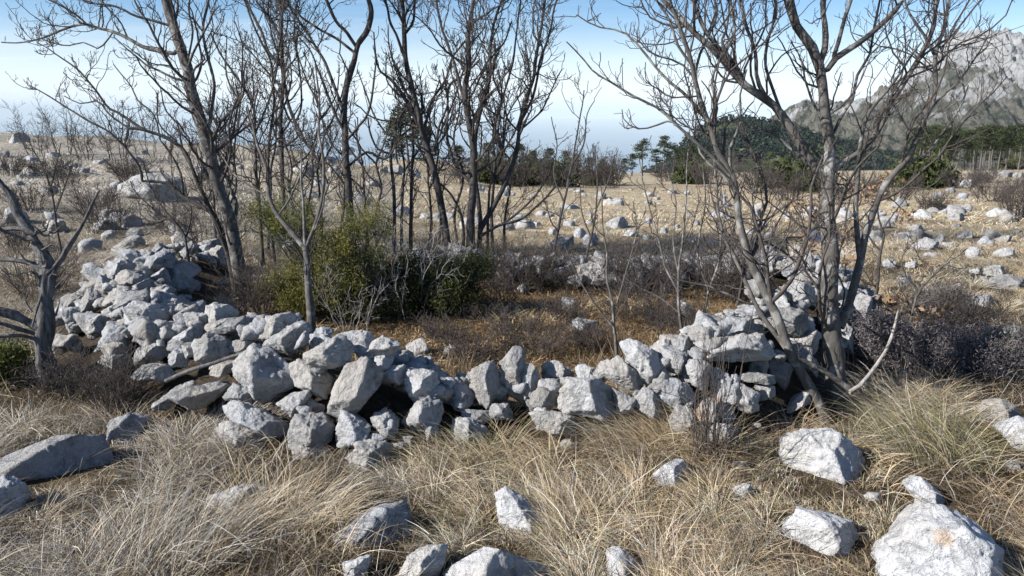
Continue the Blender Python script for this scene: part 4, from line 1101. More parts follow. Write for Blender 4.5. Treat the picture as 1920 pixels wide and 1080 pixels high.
tree('pole_tree', 'thin bare tree standing close behind the big multi-stemmed tree at its right', 'tree', 9.4, [
 ([(925,450),(922,380),(928,310),(925,250),(940,190),(960,120),(970,60),(975,10)], 5, 2, 'trunk'),
 ([(928,300),(945,260),(950,220),(975,180),(1000,150)], 3, 1.5),
 ([(940,190),(925,140),(930,90),(915,40)], 3, 1.5),
], GT, 19, 'barkd', dens=(3.2, 5, 5))
# --- the tree at the right
tree('twin_stem_tree', 'large bare tree with a lichen-spotted trunk at the right end of the wall', 'tree', 4.15, [
 ([(1580,765),(1570,690),(1558,620),(1553,560),(1556,500),(1555,440),(1553,390),(1550,340),(1552,280),(1546,220),(1541,160),(1535,115)], 36, 15, 'trunk'),
 ([(1536,125),(1520,85),(1497,55),(1485,20),(1475,-35)], 14, 11),
 ([(1536,125),(1548,90),(1550,50),(1545,10),(1548,-30)], 9, 5),
 ([(1545,140),(1565,110),(1592,92),(1622,72),(1652,45),(1682,12),(1700,-20)], 9, 4),
 ([(1560,115),(1575,70),(1587,30),(1600,-15)], 6, 3),
 ([(1550,338),(1525,308),(1500,265),(1470,222),(1440,190),(1400,163),(1372,130),(1345,100),(1312,68),(1280,40),(1248,8),(1235,-15)], 14, 5),
 ([(1400,163),(1375,118),(1342,85),(1318,50),(1305,20),(1292,-20)], 7, 4),
 ([(1440,190),(1420,150),(1418,100),(1400,50),(1390,0),(1395,-25)], 6, 3),
 ([(1470,222),(1450,170),(1435,120),(1440,70),(1455,20),(1450,-20)], 5, 2.5),
 ([(1535,325),(1505,295),(1465,265),(1432,245),(1400,240)], 7, 2.5),
 ([(1556,318),(1582,305),(1612,288),(1640,255),(1652,215),(1682,175),(1712,130),(1735,90),(1748,40),(1752,-20)], 9, 4),
 ([(1612,288),(1640,260),(1665,220),(1670,180),(1690,150),(1700,100),(1695,50)], 4, 2),
 ([(1560,255),(1580,215),(1600,190),(1610,140),(1632,100),(1640,60),(1650,10)], 5, 2.2),
 ([(1552,230),(1530,200),(1510,150),(1500,110),(1480,80)], 4, 2),
 ([(1572,612),(1592,570),(1612,500),(1625,440),(1640,400),(1660,352),(1680,322),(1700,298),(1716,260),(1735,212),(1752,178),(1757,95),(1770,40),(1782,-15)], 15, 4, 'trunk'),
 ([(1612,490),(1606,410),(1606,350),(1612,280),(1622,230),(1640,195),(1690,135),(1730,80)], 8, 2.5),
 ([(1735,212),(1770,180),(1800,155),(1830,110),(1850,70)], 3.5, 1.8),
 ([(1755,110),(1730,60),(1710,30),(1695,-10)], 4, 2),
 ([(1757,95),(1775,80),(1790,45),(1810,10)], 3.5, 2),
 ([(1553,400),(1520,430),(1490,410),(1455,390),(1430,370)], 3.5, 1.6),
 ([(1690,312),(1740,290),(1775,240),(1800,200),(1815,160)], 4, 1.8),
], GT, 20, 'barkr', 'twig', dens=(5.6, 6.5, 7), foot=.2, spread=.18, bump=.14, twr=.0017)
tree('curving_tree', 'slim bare tree curving up and left from beside the lichen-spotted trunk', 'tree', 4.02, [
 ([(1562,785),(1545,740),(1520,700),(1495,665),(1475,630),(1460,590),(1440,550),(1420,510),(1400,470),(1387,420),(1381,370),(1375,330),(1352,290),(1335,250),(1320,215),(1303,160),(1290,100),(1275,50),(1255,-5)], 17, 5, 'trunk'),
 ([(1492,672),(1465,640),(1440,605),(1420,570),(1405,540),(1382,490),(1362,440),(1347,390),(1342,350),(1335,300)], 8, 3),
 ([(1377,340),(1345,305),(1300,262),(1257,222),(1235,203),(1190,180),(1142,152),(1110,132),(1078,97),(1062,78)], 5.5, 1.8),
 ([(1330,232),(1290,182),(1252,152),(1222,120),(1192,82),(1165,60),(1117,50),(1082,28)], 5, 1.8),
 ([(1312,180),(1290,130),(1252,108),(1222,102),(1195,75)], 4, 1.6),
 ([(1295,120),(1270,85),(1255,40),(1230,5),(1225,-20)], 4, 2),
 ([(1303,160),(1310,110),(1330,70),(1345,30),(1340,-15)], 4, 2),
 ([(1260,225),(1225,238),(1200,240),(1176,226),(1170,205)], 3, 1.4),
 ([(1375,325),(1372,280),(1390,230),(1388,180),(1400,130)], 5, 2),
 ([(1381,370),(1360,330),(1320,300),(1305,260),(1275,215)], 4, 1.8),
 ([(1600,735),(1560,702),(1520,682),(1492,672)], 9, 7, 'branch'),
 ([(1410,575),(1370,555),(1340,540),(1300,530),(1260,520)], 4, 2),
 ([(1400,470),(1440,520),(1480,560),(1520,590)], 3.5, 2),
 ([(1335,250),(1345,200),(1335,150),(1350,110),(1375,60),(1370,10)], 4.5, 2),
], GT, 21, 'bark', 'twig', dens=(5.4, 6.5, 7), foot=.16, spread=.18, twr=.0017)
# --- thin stems filling the thicket
TH = 'thin leafless stems of the thicket'
rth = np.random.default_rng(404)
sp_ = sorted([(405,470,395,150,8.4),(425,460,455,120,7.6),(458,455,440,210,7.2),(498,440,540,150,8.9),(548,440,528,230,8.8),(562,450,590,170,8.2),(603,440,585,130,9.0),(622,450,650,200,8.6),(690,450,672,220,8.9),(712,450,735,210,8.0),(752,460,742,120,9.2),(800,460,830,190,9.0),(818,455,792,150,8.8),(862,465,846,130,9.3),(915,460,955,170,8.7),(948,455,1000,200,8.5)])
for k, (bx, by, tx_, ty_, dd_) in enumerate(sp_):
    mid_ = stem((bx, by), (tx_, ty_), rth.uniform(-14, 14), 6, rth)
    br_ = []
    for j in (2, 3, 4):
        q = mid_[j]; sg = rth.choice([-1, 1]); h_ = rth.uniform(60, 130)
        br_.append(([q, (q[0] + sg * rth.uniform(18, 34), q[1] - h_ * .4), (q[0] + sg * rth.uniform(28, 55), q[1] - h_)], 3, 1.5))
    tree('thicket_stem', f'thin leafless stem, {ordw(k)} from the left among the slight stems of the thicket', 'sapling', dd_, [(mid_, 4.5, 1.6, 'trunk')] + br_, TH, 500 + k, 'barkd', dens=(3.4, 4.5, 5), foot=.05)
# --- saplings inside the ring and on the back wall
SG = 'leafless saplings in and behind the enclosure'
tree('sapling', 'leafless two-armed sapling standing just behind the low middle of the front wall', 'sapling', 4.7, [
 ([(1160,668),(1156,610),(1150,565),(1138,520),(1140,470),(1132,420),(1125,350)], 5, 1.6, 'trunk'),
 ([(1156,620),(1125,585),(1098,545),(1078,505),(1060,460)], 3.5, 1.5),
 ([(1152,580),(1170,530),(1185,480),(1195,430),(1190,380)], 2.5, 1.3),
], SG, 31, 'bark', dens=(2.5, 3.5, 3), foot=.05)
tree('sapling', 'straight dark sapling rising from the back wall right of the many-stemmed tree', 'sapling', 7.4, [
 ([(1036,515),(1042,450),(1056,387),(1068,330),(1076,290),(1086,230),(1094,170)], 5, 1.6, 'trunk'),
 ([(1056,380),(1040,330),(1045,270),(1035,220)], 2.5, 1.3),
 ([(1072,310),(1095,270),(1100,220),(1115,190)], 2.5, 1.2),
], SG, 32, 'barkd', dens=(4, 4, 4), foot=.05)
tree('sapling', 'thin curved sapling on the back wall next to the straight dark sapling', 'sapling', 7.2, [
 ([(1093,535),(1104,461),(1118,390),(1120,330),(1112,270)], 4, 1.5, 'trunk'),
 ([(1106,450),(1090,400),(1088,350)], 2, 1.2), ([(1117,390),(1140,340),(1150,290)], 2, 1.2),
], SG, 33, 'barkd', dens=(3.5, 4, 4), foot=.05)
tree('sapling_cluster', 'clump of thin grey leafless stems inside the ring left of the curving tree', 'sapling', 5.1, [
 ([(1300,612),(1282,580),(1274,530),(1280,470),(1287,400),(1285,330),(1290,270)], 5, 1.6, 'trunk'),
 ([(1300,612),(1318,580),(1330,540),(1346,490),(1350,430),(1345,370)], 4, 1.5, 'trunk', .05, 1),
 ([(1278,560),(1250,500),(1235,440),(1222,398),(1205,330),(1198,290)], 3.5, 1.4),
 ([(1275,510),(1262,450),(1265,380),(1250,320)], 3, 1.3),
 ([(1330,540),(1310,490),(1315,430),(1325,370),(1320,310)], 3, 1.3),
 ([(1290,600),(1240,560),(1200,540),(1170,520)], 3, 1.3),
 ([(1346,490),(1375,440),(1390,400)], 2.5, 1.3),
], SG, 34, 'bark', dens=(4.5, 5, 5), foot=.1)
tree('sapling', 'leafless stem leaning right at the back of the ring before the right corner', 'sapling', 6.2, [
 ([(1380,560),(1392,520),(1400,470),(1415,420),(1412,360),(1430,310)], 4, 1.5, 'trunk'),
 ([(1400,470),(1425,430),(1450,400),(1470,350)], 2.5, 1.3), ([(1395,500),(1370,460),(1360,420)], 2.5, 1.3),
], SG, 35, 'barkd', dens=(4, 5, 5), foot=.05)
tree('sapling', 'short dark crooked sapling right of the lichen-spotted trunk', 'sapling', 6.0, [
 ([(1638,565),(1648,520),(1650,470),(1655,440),(1645,400),(1652,360)], 5.5, 1.8, 'trunk'),
 ([(1650,470),(1630,440),(1610,420)], 3, 1.4), ([(1650,440),(1680,400),(1700,370)], 3, 1.4), ([(1645,540),(1620,530),(1600,510)], 3.5, 1.6),
], SG, 36, 'barkd', dens=(5, 5, 5), foot=.05)
tree('thorn_bush', 'crooked thorny bush branch reaching up right above the dark shrubs', 'bush', 5.4, [
 ([(1705,610),(1710,580),(1722,548),(1752,515),(1772,492),(1800,478),(1815,468)], 4.5, 1.4, 'trunk'),
 ([(1722,548),(1700,520),(1690,490),(1700,460)], 2.5, 1.2), ([(1752,515),(1735,490),(1710,485)], 2, 1.2), ([(1772,492),(1800,505),(1825,500)], 2, 1.2),
 ([(1710,580),(1745,565),(1775,570)], 2.5, 1.2), ([(1712,590),(1690,560),(1670,545)], 2.5, 1.2),
], None, 37, 'bark', dens=(5, 4, 4), foot=.05)
tree('sapling', 'bare sapling on the left hillside behind the dead grey stump', 'sapling', 8.2, [
 ([(112,450),(105,400),(95,350),(80,310),(60,280)], 3.5, 1.4, 'trunk'), ([(105,400),(120,350),(135,310)], 2, 1.2), ([(95,350),(110,300),(115,270)], 2, 1.2),
], SG, 38, 'barkd', dens=(5, 5, 4), foot=.05)
tree('sapling', 'low bare sapling bending over the wall below the leaning tree', 'sapling', 6.6, [
 ([(352,480),(348,440),(330,420),(310,410),(285,420),(262,400)], 4, 1.6, 'trunk'), ([(340,430),(300,380),(280,340),(270,300)], 3, 1.3), ([(348,450),(360,400),(350,360)], 3, 1.3),
 ([(330,420),(300,400),(258,365),(245,340)], 2.5, 1.3)], SG, 39, 'barkd', dens=(5, 5, 4), foot=.05)

# --- the bleached dead juniper at the left edge
rs = np.random.default_rng(77)
b = at_depth(92, 700, 4.55); b[2] = float(terrain(b[0], b[1]))
root = empty('dead_tree', b); tag(root, 'twisted grey dead tree with broken bleached branches at the left edge', 'dead tree')
def snag(pts, r0, r1, part='branch', t=4.55, e=0.0, bmp=.35):
    W = px_limb(pts, t, rs, .2, e); n = len(W); s = np.linspace(0, 1, n)
    R = .38 * (r0 * (1 - s) + r1 * s) * t / FOC * (1 + .22 * fbm(p3(s * 9, s * 0 + r0), 3, 3))
    if part == 'trunk': W[:, 2] -= np.clip(1 - s * 6, 0, 1) * .08
    W = W + .018 * np.stack([fbm(p3(np.linspace(0, n * .12, n), np.full(n, 3.3 * k + r0), 2.2), 3, 50 + k) for k in range(3)], 1) * np.clip(np.linspace(0, 5, n), 0, 1)[:, None]
    o = add_line(part, W, R, M['snag'], root, 28, bmp, groove=.32)
    return o
snag([(95,715),(82,650),(88,600),(88,555),(90,510),(78,470),(62,435),(40,400),(20,360),(-10,325)], 34, 9, 'trunk')
snag([(88,515),(112,488),(138,450),(160,408),(176,375),(188,352)], 13, 3)
snag([(86,512),(60,496),(30,488),(-20,487)], 9, 6); snag([(66,440),(35,428),(0,428),(-20,430)], 8, 5)
snag([(60,450),(35,445),(0,430)], 5, 5, e=-.2)
snag([(98,625),(60,608),(20,592),(-30,582)], 17, 14, e=-.3); snag([(95,640),(50,622),(10,612),(-30,608)], 9, 8, e=-.5); snag([(92,650),(50,632),(0,630)], 7, 7, e=-.6)
snag([(85,540),(60,512),(35,518),(8,508)], 5, 2, e=-.3); snag([(84,530),(72,560),(66,595),(62,610)], 6, 3, e=-.4)
snag([(95,545),(115,530),(130,515)], 5, 1.5); snag([(60,585),(48,560),(55,540)], 4, 1.5); snag([(88,525),(98,518),(108,516)], 5, 2, e=-.3)
snag([(78,470),(95,462),(110,468)], 6, 1.2)
for k in range(26):
    x0, y0 = rs.choice([88, 84, 92, 78, 66]), rs.uniform(430, 690); a_ = rs.uniform(-2.6, -.4); l_ = rs.uniform(14, 42)
    snag([(x0, y0), (x0 + .5 * l_ * math.cos(a_), y0 + .5 * l_ * math.sin(a_) + 3), (x0 + l_ * math.cos(a_), y0 + l_ * math.sin(a_))], rs.uniform(3, 7), 1.0, e=rs.uniform(-.8, .2))
FOOT.append((b[0], b[1], .16))
b = at_depth(1602, 735, 4.0)
root = empty('stick', b); tag(root, 'pale bent dead stick rising right of the lichen-spotted trunk', 'stick')
W = px_limb([(1592,735),(1610,726),(1632,700),(1655,668),(1668,640),(1676,612),(1682,585)], 4.0, rs, .1, 0.0)
add_line('stem', W, np.linspace(.012, .005, len(W)), M['stick'], root, 8, .3)
b = at_depth(650, 700, 3.6)
root = empty('stick', b); tag(root, 'thin grey dead branch lying across the stones at the wall bend', 'stick')
add_line('stem', px_limb([(310,715),(350,698),(400,685),(430,672),(470,655)], 3.95, rs, .1, 0.0), np.linspace(.011, .006, 30)[:len(px_limb([(310,715),(350,698),(400,685),(430,672),(470,655)], 3.95, rs, .1, 0.0))], M['snag'], root, 7, .25)

# ------------------------------------------------------------------ shrubs
def base_at(px, py):
    t = hit(px, py, ground); p = at_depth(px, py, t); return p, t
def bare_shrub(name, label, px, py, wpx, hpx, n=26, group=None, seed=0, twig='twig', dens=(9, 12), cat='shrub', arch=.0, r=.0032, parts=True, third=None, depth=None):
    rng = np.random.default_rng(seed + int(px))
    p, t = base_at(px, py)
    if depth: t = depth; p = at_depth(px, py, t)
    w = wpx / FOC * t; h = hpx / FOC * t
    root = empty(name, p); tag(root, label, cat, group)
    K = 9
    az = rng.uniform(0, 2 * math.pi, n); base = np.stack([np.cos(az), np.sin(az)], 1) * (w * .22 * np.sqrt(rng.random(n)))[:, None]
    out = np.stack([np.cos(az), np.sin(az)], 1) * (w * .5 * rng.uniform(.25, 1, n))[:, None]
    hh = h * rng.uniform(.5, 1.0, n)
    P = np.zeros((n, K, 3)); s = np.linspace(0, 1, K)
    P[:, :, :2] = base[:, None] + (out - base)[:, None] * (s ** 1.2)[None, :, None]
    P[:, :, 2] = hh[:, None] * (s - arch * s ** 3)[None]
    P += np.cumsum(rng.normal(0, .018 * max(h, .3), P.shape), axis=1) * (s[None, :, None] > 0)
    P += np.array(p); P[:, 0, 2] -= .05
    R = np.maximum((r * rng.uniform(.6, 1.3, n))[:, None] * np.linspace(1, .45, K)[None], .0009 * t / 4)
    sc = max(h, .2)
    P1, R1 = spawn(P, R, rng, dens[0] / sc, (30, 75), .42, .1 * sc, .5 * sc, .12, .15, .22, 7, .15, .6, max(.0014, .0007 * t / 4))
    P2, R2 = spawn(P1, R1, rng, dens[1] / sc, (25, 70), .4, .05 * sc, .25 * sc, .2, .15, .25, 5, .1, .8, max(.0012, .0006 * t / 4), .8)
    sets = [(P1, R1), (P2, R2)]
    V, Qd = tubes(P - np.array(p), R, 5)
    so = link('stem', mesh_from('stem', V, quads=Qd), M[twig], root); so['kind'] = 'stuff'
    crown_mesh('crown', sets, M[twig], root, (4, 3))
    return root

def needle_bush(name, label, px, py, ell, n_clump, col_a, col_b, seed, cat='bush', group=None, size=.026, per=130, clump_r=.10, wood='twig', depth=None, aspect=.2):
    """evergreen bush: ell = list of (dx, dz_px(up), rx, ry, rz in px) lobes about the base"""
    rng = np.random.default_rng(seed)
    p, t = base_at(px, py)
    if depth: t = depth; p = at_depth(px, py, t)
    root = empty(name, p); tag(root, label, cat, group)
    k = t / FOC; pts, cols, ups = [], [], []; cl = []
    tot = sum(e[2] * e[4] for e in ell)
    for (dx, dz, rx, ry, rz) in ell:
        m = int(n_clump * rx * rz / tot)
        d = rng.normal(0, 1, (m, 3)); d /= np.linalg.norm(d, axis=1)[:, None]
        rad = rng.uniform(.12, 1.1, m) ** .6
        c = np.array([dx, 0, dz]) * k + d * rad[:, None] * np.array([rx, ry, rz]) * k
        c = c[c[:, 2] > .02]
        for q in c:
            n = per; v = rng.normal(0, 1, (n, 3)) * clump_r * np.array([.55, .55, .75]) * rng.uniform(.6, 1.2)
            pts.append(q + v); cl.append(q)
            mixv = np.clip(rng.normal(.45, .28), 0, 1)
            cols.append((np.array(col_a) * (1 - mixv) + np.array(col_b) * mixv) * rng.uniform(.75, 1.25, (n, 1)))
    P = np.concatenate(pts); Cc = np.concatenate(cols)
    V, Qd = leaf_faces(P, size, rng, aspect=aspect, up=np.array([0, 0, .7]))
    me = mesh_from('foliage', V, quads=Qd, smooth=False); vcol(me, np.repeat(Cc, 4, 0))
    fo = link('foliage', me, M['needle'], root); fo['kind'] = 'stuff'
    cl = np.array(cl); sel = cl[rng.permutation(len(cl))[:max(20, len(cl) // 3)]]
    K = 7; s = np.linspace(0, 1, K)[None, :, None]
    P0 = np.zeros((len(sel), 1, 3)) + np.array([0, 0, -.03]) + rng.normal(0, .04, (len(sel), 1, 3)) * [1, 1, 0]
    Pm = P0 * (1 - s) + sel[:, None] * s; Pm[:, 1:-1] += rng.normal(0, .03, (len(sel), K - 2, 3))
    V, Qd = tubes(Pm, np.linspace(.010, .003, K)[None] * np.ones((len(sel), 1)) * t / 5, 5)
    so = link('stem', mesh_from('stem', V, quads=Qd), M[wood], root); so['kind'] = 'stuff'
    return root

YG, DG = (.185, .175, .040), (.045, .065, .022)
needle_bush('juniper_bush', 'yellow-green juniper bush behind the slim tree inside the ring', 640, 600, [(-10,110,95,80,75),(-95,190,62,60,55),(45,165,60,55,50),(-20,60,120,80,50),(-70,40,70,60,40)], 270, (.035,.048,.016), (.22,.20,.05), 3, size=.014, per=190, clump_r=.07, aspect=.15)
needle_bush('spreading_juniper', 'dark spreading juniper low over the russet grass in the middle of the ring', 800, 590, [(0,45,80,70,42),(-80,30,80,70,48),(65,75,55,50,32),(90,95,38,40,22),(-40,80,60,50,35),(60,35,60,40,20)], 230, (.016,.023,.011), (.085,.09,.028), 4, size=.015, per=160, clump_r=.075)  # needle colour darkened to carry the shadow lying over this juniper
needle_bush('juniper_shrub', 'small green juniper sprig at the foot of the dead grey tree', 28, 720, [(0,40,40,35,38),(-20,20,50,35,25)], 60, DG, YG, 5, size=.020, per=110, clump_r=.06)
HE = 'dark purple-grey low shrubs at the right'
HA, HB = (.075, .066, .070), (.185, .165, .165)
needle_bush('heather_shrub', 'dark purplish low shrub right behind the lichen-spotted trunk', 1655, 690, [(0,40,58,50,42),(-20,60,45,40,32),(30,20,45,40,25)], 170, HA, HB, 6, 'shrub', HE, .012, 210, .075, 'twig', aspect=.22)
needle_bush('heather_shrub', 'wide purplish grey cushion shrub right of the pale bent stick', 1775, 700, [(0,35,85,60,45),(-40,45,50,45,38),(55,30,60,50,32)], 220, HA, HB, 7, 'shrub', HE, .012, 210, .075, 'twig', aspect=.22)
needle_bush('heather_shrub', 'paler grey cushion shrub at the right edge below the field', 1890, 700, [(0,28,60,50,34),(-30,40,40,40,30)], 130, (.13,.115,.11), (.25,.225,.20), 8, 'shrub', HE, .012, 190, .075, 'twig', aspect=.22)
needle_bush('heather_shrub', 'small dark shrub under the crooked thorny bush', 1745, 590, [(0,20,40,40,22),(40,28,35,30,20)], 70, (.10,.088,.085), (.20,.18,.165), 9, 'shrub', HE, .012, 170, .07, 'twig', aspect=.22)

BR = 'tangled leafless brushwood around the ring'
bare_shrub('bramble_thicket', 'grey tangle of leafless brush right of the yellow-green juniper', 760, 590, 250, 230, 46, BR, 1, 'twigg', (9, 10), arch=.25, r=.005)
bare_shrub('bramble_thicket', 'leafless thicket in front of the many-stemmed tree on the back wall', 845, 530, 260, 130, 40, BR, 2, 'twig', (9, 10), arch=.2, r=.004)
bare_shrub('bramble_thicket', 'dark twiggy brush on the back wall behind the dark juniper', 975, 540, 230, 95, 64, BR, 3, 'twig', (11, 14), r=.004)
bare_shrub('bramble_thicket', 'brownish thicket along the back wall behind the thin grey stems', 1210, 555, 240, 110, 70, BR, 4, 'twig', (9, 11), r=.003)
bare_shrub('bramble_thicket', 'brownish thicket along the back wall before the right corner', 1350, 560, 190, 120, 64, BR, 5, 'twig', (9, 11), r=.003)
bare_shrub('bramble_thicket', 'brush of thin upright stems between the leaning tree and the slim tree', 490, 600, 190, 130, 70, BR, 6, 'twig', (8, 9), r=.003)
bare_shrub('bramble_thicket', 'pale leafless sprays directly in front of the yellow-green juniper', 660, 620, 150, 120, 13, BR, 7, 'twigg', (5, 5), r=.004)
bare_shrub('bramble_thicket', 'leafless brush around the foot of the big leaning tree', 400, 480, 190, 130, 40, BR, 8, 'twig', (8, 9), r=.003)
bare_shrub('bramble_thicket', 'grey brush behind the slim tree and before the pole-like tree', 560, 470, 220, 130, 44, BR, 9, 'twigg', (8, 9), r=.004)
bare_shrub('bramble_thicket', 'grey brush at the feet of the dark crooked trunk', 690, 450, 190, 130, 44, BR, 10, 'twigg', (8, 9), r=.004)
bare_shrub('weed_clump', 'clump of dry stems outside the far left end of the wall', 70, 560, 190, 100, 80, BR, 11, 'twig', (5, 6), r=.0024)
bare_shrub('weed_clump', 'brown dry stems at the lower left beside the half-lit boulder', 215, 770, 150, 130, 80, BR, 12, 'twig', (4, 4), r=.0020)
bare_shrub('weed_clump', 'grey scrub on the left hillside behind the dead tree', 200, 430, 190, 75, 60, BR, 13, 'twig', (7, 7), r=.003)
bare_shrub('weed_clump', 'low dark scrub patch high on the left hillside', 55, 395, 120, 55, 50, BR, 14, 'twig', (8, 8), r=.003)
bare_shrub('weed_clump', 'dry brown weeds at the left edge under the juniper sprig', 120, 745, 150, 90, 70, BR, 16, 'twig', (4, 4), r=.0020)
bare_shrub('dry_stalk_clump', 'tall upright dry stalks standing in the grass before the right end of the wall', 1330, 880, 90, 300, 46, None, 15, 'twig', (.8, .4), r=.0026, cat='dry stalks')
bare_shrub('thorn_scrub', 'leafless thorny scrub between the dark cushion shrubs and the field', 1790, 620, 190, 80, 50, BR, 17, 'twig', (9, 10), r=.0025)

for k, (px, py, w, h, lab) in enumerate([(830,640,120,45,'low twiggy scrub on the russet floor below the dark spreading juniper'),(960,625,130,40,'low twiggy scrub in the middle of the russet floor'),(1060,600,130,45,'low twiggy scrub on the floor before the straight dark sapling'),(900,600,120,40,'small twiggy scrub at the tip of the dark juniper'),(1240,610,120,50,'twiggy scrub at the foot of the thin grey stems'),(1090,545,190,75,'dark brush before the back wall under the straight dark sapling'),(930,575,150,60,'low dark brush at the right tip of the dark spreading juniper'),(180,395,130,50,'grey scrub on the hillside above the far left end of the wall'),(290,372,120,40,'thin scrub on the hillside left of the leaning trunk'),(20,330,110,40,'pale scrub at the left edge of the hillside'),(520,420,150,60,'scrub on the field between the leaning trunk and pole-like tree'),(240,330,120,36,'low scrub line high on the hillside'),(90,330,110,36,'low scrub below the leftmost skyline bushes'),(330,440,120,80,'grey scrub under the low crooked tree'),(130,350,110,55,'scrub patch high on the left hillside below the skyline bushes'),(250,345,120,50,'scrub beside the big bluish hillside rock'),(30,470,110,70,'dry scrub at the left edge behind the dead tree'),(390,360,110,60,'scrub behind the leaning trunk on the hillside'),(640,600,120,60,'low dark twigs at the foot of the yellow-green juniper'),(1000,668,170,70,'dark dry stems in the shade right behind the low middle wall'),(880,680,150,60,'dark dry stems in the shade behind the tilted flat-faced stone'),(1110,655,130,60,'dry stems behind the wall beside the two-armed sapling'),(1270,640,150,80,'dry brown stems inside the ring behind the flagstone'),(1180,600,160,70,'brown dry stems in the middle of the ring at right')]):
    bare_shrub('weed_clump', lab, px, py, w, h, 46, BR, 100 + k, 'twig', (6, 7), r=.0022)
SK = 'leafless bushes on the left skyline'
for k, (px, py, w, h, lab) in enumerate([(70,292,80,85,'leftmost leafless bush on the left skyline'), (120,292,90,110,'taller leafless bush on the left skyline, second from left'), (165,300,70,70,'leafless bush on the left skyline, third from left'),
        (225,300,90,90,'leafless bush on the left skyline behind the low crooked tree'), (290,300,110,110,'leafless bush on the skyline just left of the leaning trunk'), (450,300,110,110,'leafless bush on the skyline right of the leaning trunk'), (590,300,120,80,'leafless bush on the skyline between the pole-like and crooked trees')]):
    bare_shrub('skyline_bush', lab, px, py, w * 1.25, h, 9, SK, 40 + k, 'twig', (13, 16), 'bush', r=.011)
FB = 'bare scrub bushes at the far edge of the field'
far_sh = [(870,345,110,60),(960,350,120,75),(1040,352,110,70),(1110,352,110,80),(1150,350,70,60),(1330,350,130,60),(1420,362,120,60),(1480,375,110,60),(1250,340,80,36),(1680,375,110,45),(1800,352,120,36),(1860,380,120,50),(1900,412,80,75),(1745,398,80,42),(1620,372,120,50),(1560,385,80,50),(1840,345,80,30),(1930,372,90,60)]
for k, (px, py, w, h) in enumerate(far_sh):
    bare_shrub('scrub_bush', f'grey-brown bare scrub bush, {ordw(sorted(far_sh).index((px,py,w,h)))} from the left along the far field edge', px, py, w, h, 34, FB, 60 + k, 'twig', (10, 11), 'bush', r=.008)

# oak with its brown leaves still on
def leaf_cluster_tree(name, label, t0, stems, spots, seed):
    rng = np.random.default_rng(seed)
    root = tree(name, label, 'tree', t0, stems, None, seed, 'barkd', 'twig', dens=(4, 4, 4), foot=.05)
    o = np.array(root.location); V, Qq, Cc, n = [], [], [], 0
    pts = np.concatenate([at_depth(rng.normal(cx, sx, m), rng.normal(cy, sy, m), rng.normal(t0, .22, m)) for cx, cy, sx, sy, m in [(a, b, c * .8, d * .8, int(e * .9)) for a, b, c, d, e in spots]]) - o
    Vv, Qd = leaf_faces(pts, .021, rng, aspect=.55)
    me = mesh_from('leaves', Vv, quads=Qd, smooth=False)
    cc = np.array([.27, .175, .105]) * rng.uniform(.6, 1.35, (len(pts), 1)) * (1 + rng.normal(0, .06, (len(pts), 3)))
    vcol(me, np.repeat(cc, 4, 0)); fo = link('leaves', me, M['leaf'], root); fo['kind'] = 'stuff'
    return root
leaf_cluster_tree('young_oak', 'young oak with curled brown leaves showing behind the lichen-spotted trunk', 6.9, [
 ([(1560,560),(1570,500),(1585,440),(1590,390),(1600,340),(1605,310)], 4, 1.6, 'trunk'), ([(1575,480),(1540,440),(1515,400),(1495,370)], 3, 1.4), ([(1585,440),(1625,400),(1660,370),(1700,400)], 3, 1.4)],
 [(1497,385,18,12,90),(1520,400,16,14,60),(1522,465,20,14,90),(1500,450,14,12,40),(1592,440,16,16,70),(1592,490,14,12,60),(1640,355,14,10,50),(1600,350,18,8,40),(1695,405,12,12,60),(1625,370,12,10,40),(1660,330,12,8,30)], 51)
leaf_cluster_tree('young_oak', 'small russet-leaved oak shoot under the crooked thorny bush', 5.6, [
 ([(1690,600),(1685,575),(1675,555)], 2.5, 1.4, 'trunk'), ([(1690,590),(1720,580),(1750,575)], 2, 1.2)], [(1680,560,18,7,45),(1745,578,22,7,40),(1660,570,10,6,15)], 52)

# ------------------------------------------------------------------ pines
def make_pine(seed, H=10.0, bare=.45, spread=2.6, flat=.35, ncl=46, per=46):
    rng = np.random.default_rng(seed)
    root = empty('pine_tree', (0, 0, 0))
    n = 14; z = np.linspace(-.6, H * .93, n); w = np.cumsum(rng.normal(0, .07, (n, 2)), axis=0)
    P = np.column_stack([w, z]); 
    V, Qd = tubes(P[None], np.linspace(.24, .06, n)[None], 8)
    link('trunk', mesh_from('trunk', V, quads=Qd), M['pinebark'], root)
    pts, cols, br = [], [], []
    for k in range(ncl):
        u = rng.random() ** .8; zz = H * (bare + (1 - bare) * u)
        rmax = spread * (1 - .75 * u ** 1.6) * (.55 + .45 * min(1, u * 4 + .2))
        az = rng.uniform(0, 6.28); rr = rmax * rng.uniform(.35, 1) 
        c = np.array([rr * math.cos(az), rr * math.sin(az), zz + .12 * rr])
        base = np.array([np.interp(zz, z, w[:, 0]), np.interp(zz, z, w[:, 1]), zz - .1 * rr])
        br.append(np.stack([base, base * .5 + c * .5 + [0, 0, -.1], c]))
        v = rng.normal(0, 1, (per, 3)) * np.array([.50, .50, .50 * flat]) * rng.uniform(.7, 1.25)
        pts.append(c + v); cols.append(np.repeat(np.array([[.036, .047, .018]]) * rng.uniform(.65, 1.45), per, 0) * rng.uniform(.8, 1.2, (per, 1)))
    V, Qd = leaf_faces(np.concatenate(pts), .17, rng, flat=.3, aspect=.55)
    me = mesh_from('crown', V, quads=Qd, smooth=False); vcol(me, np.repeat(np.concatenate(cols), 4, 0))
    cr = link('crown', me, M['needle'], root); cr['kind'] = 'stuff'
    V, Qd = tubes(np.stack(br), np.array([[.06, .045, .02]]).repeat(len(br), 0), 4)
    bo = link('branches', mesh_from('branches', V, quads=Qd), M['pinebark'], root); bo['kind'] = 'stuff'
    return root
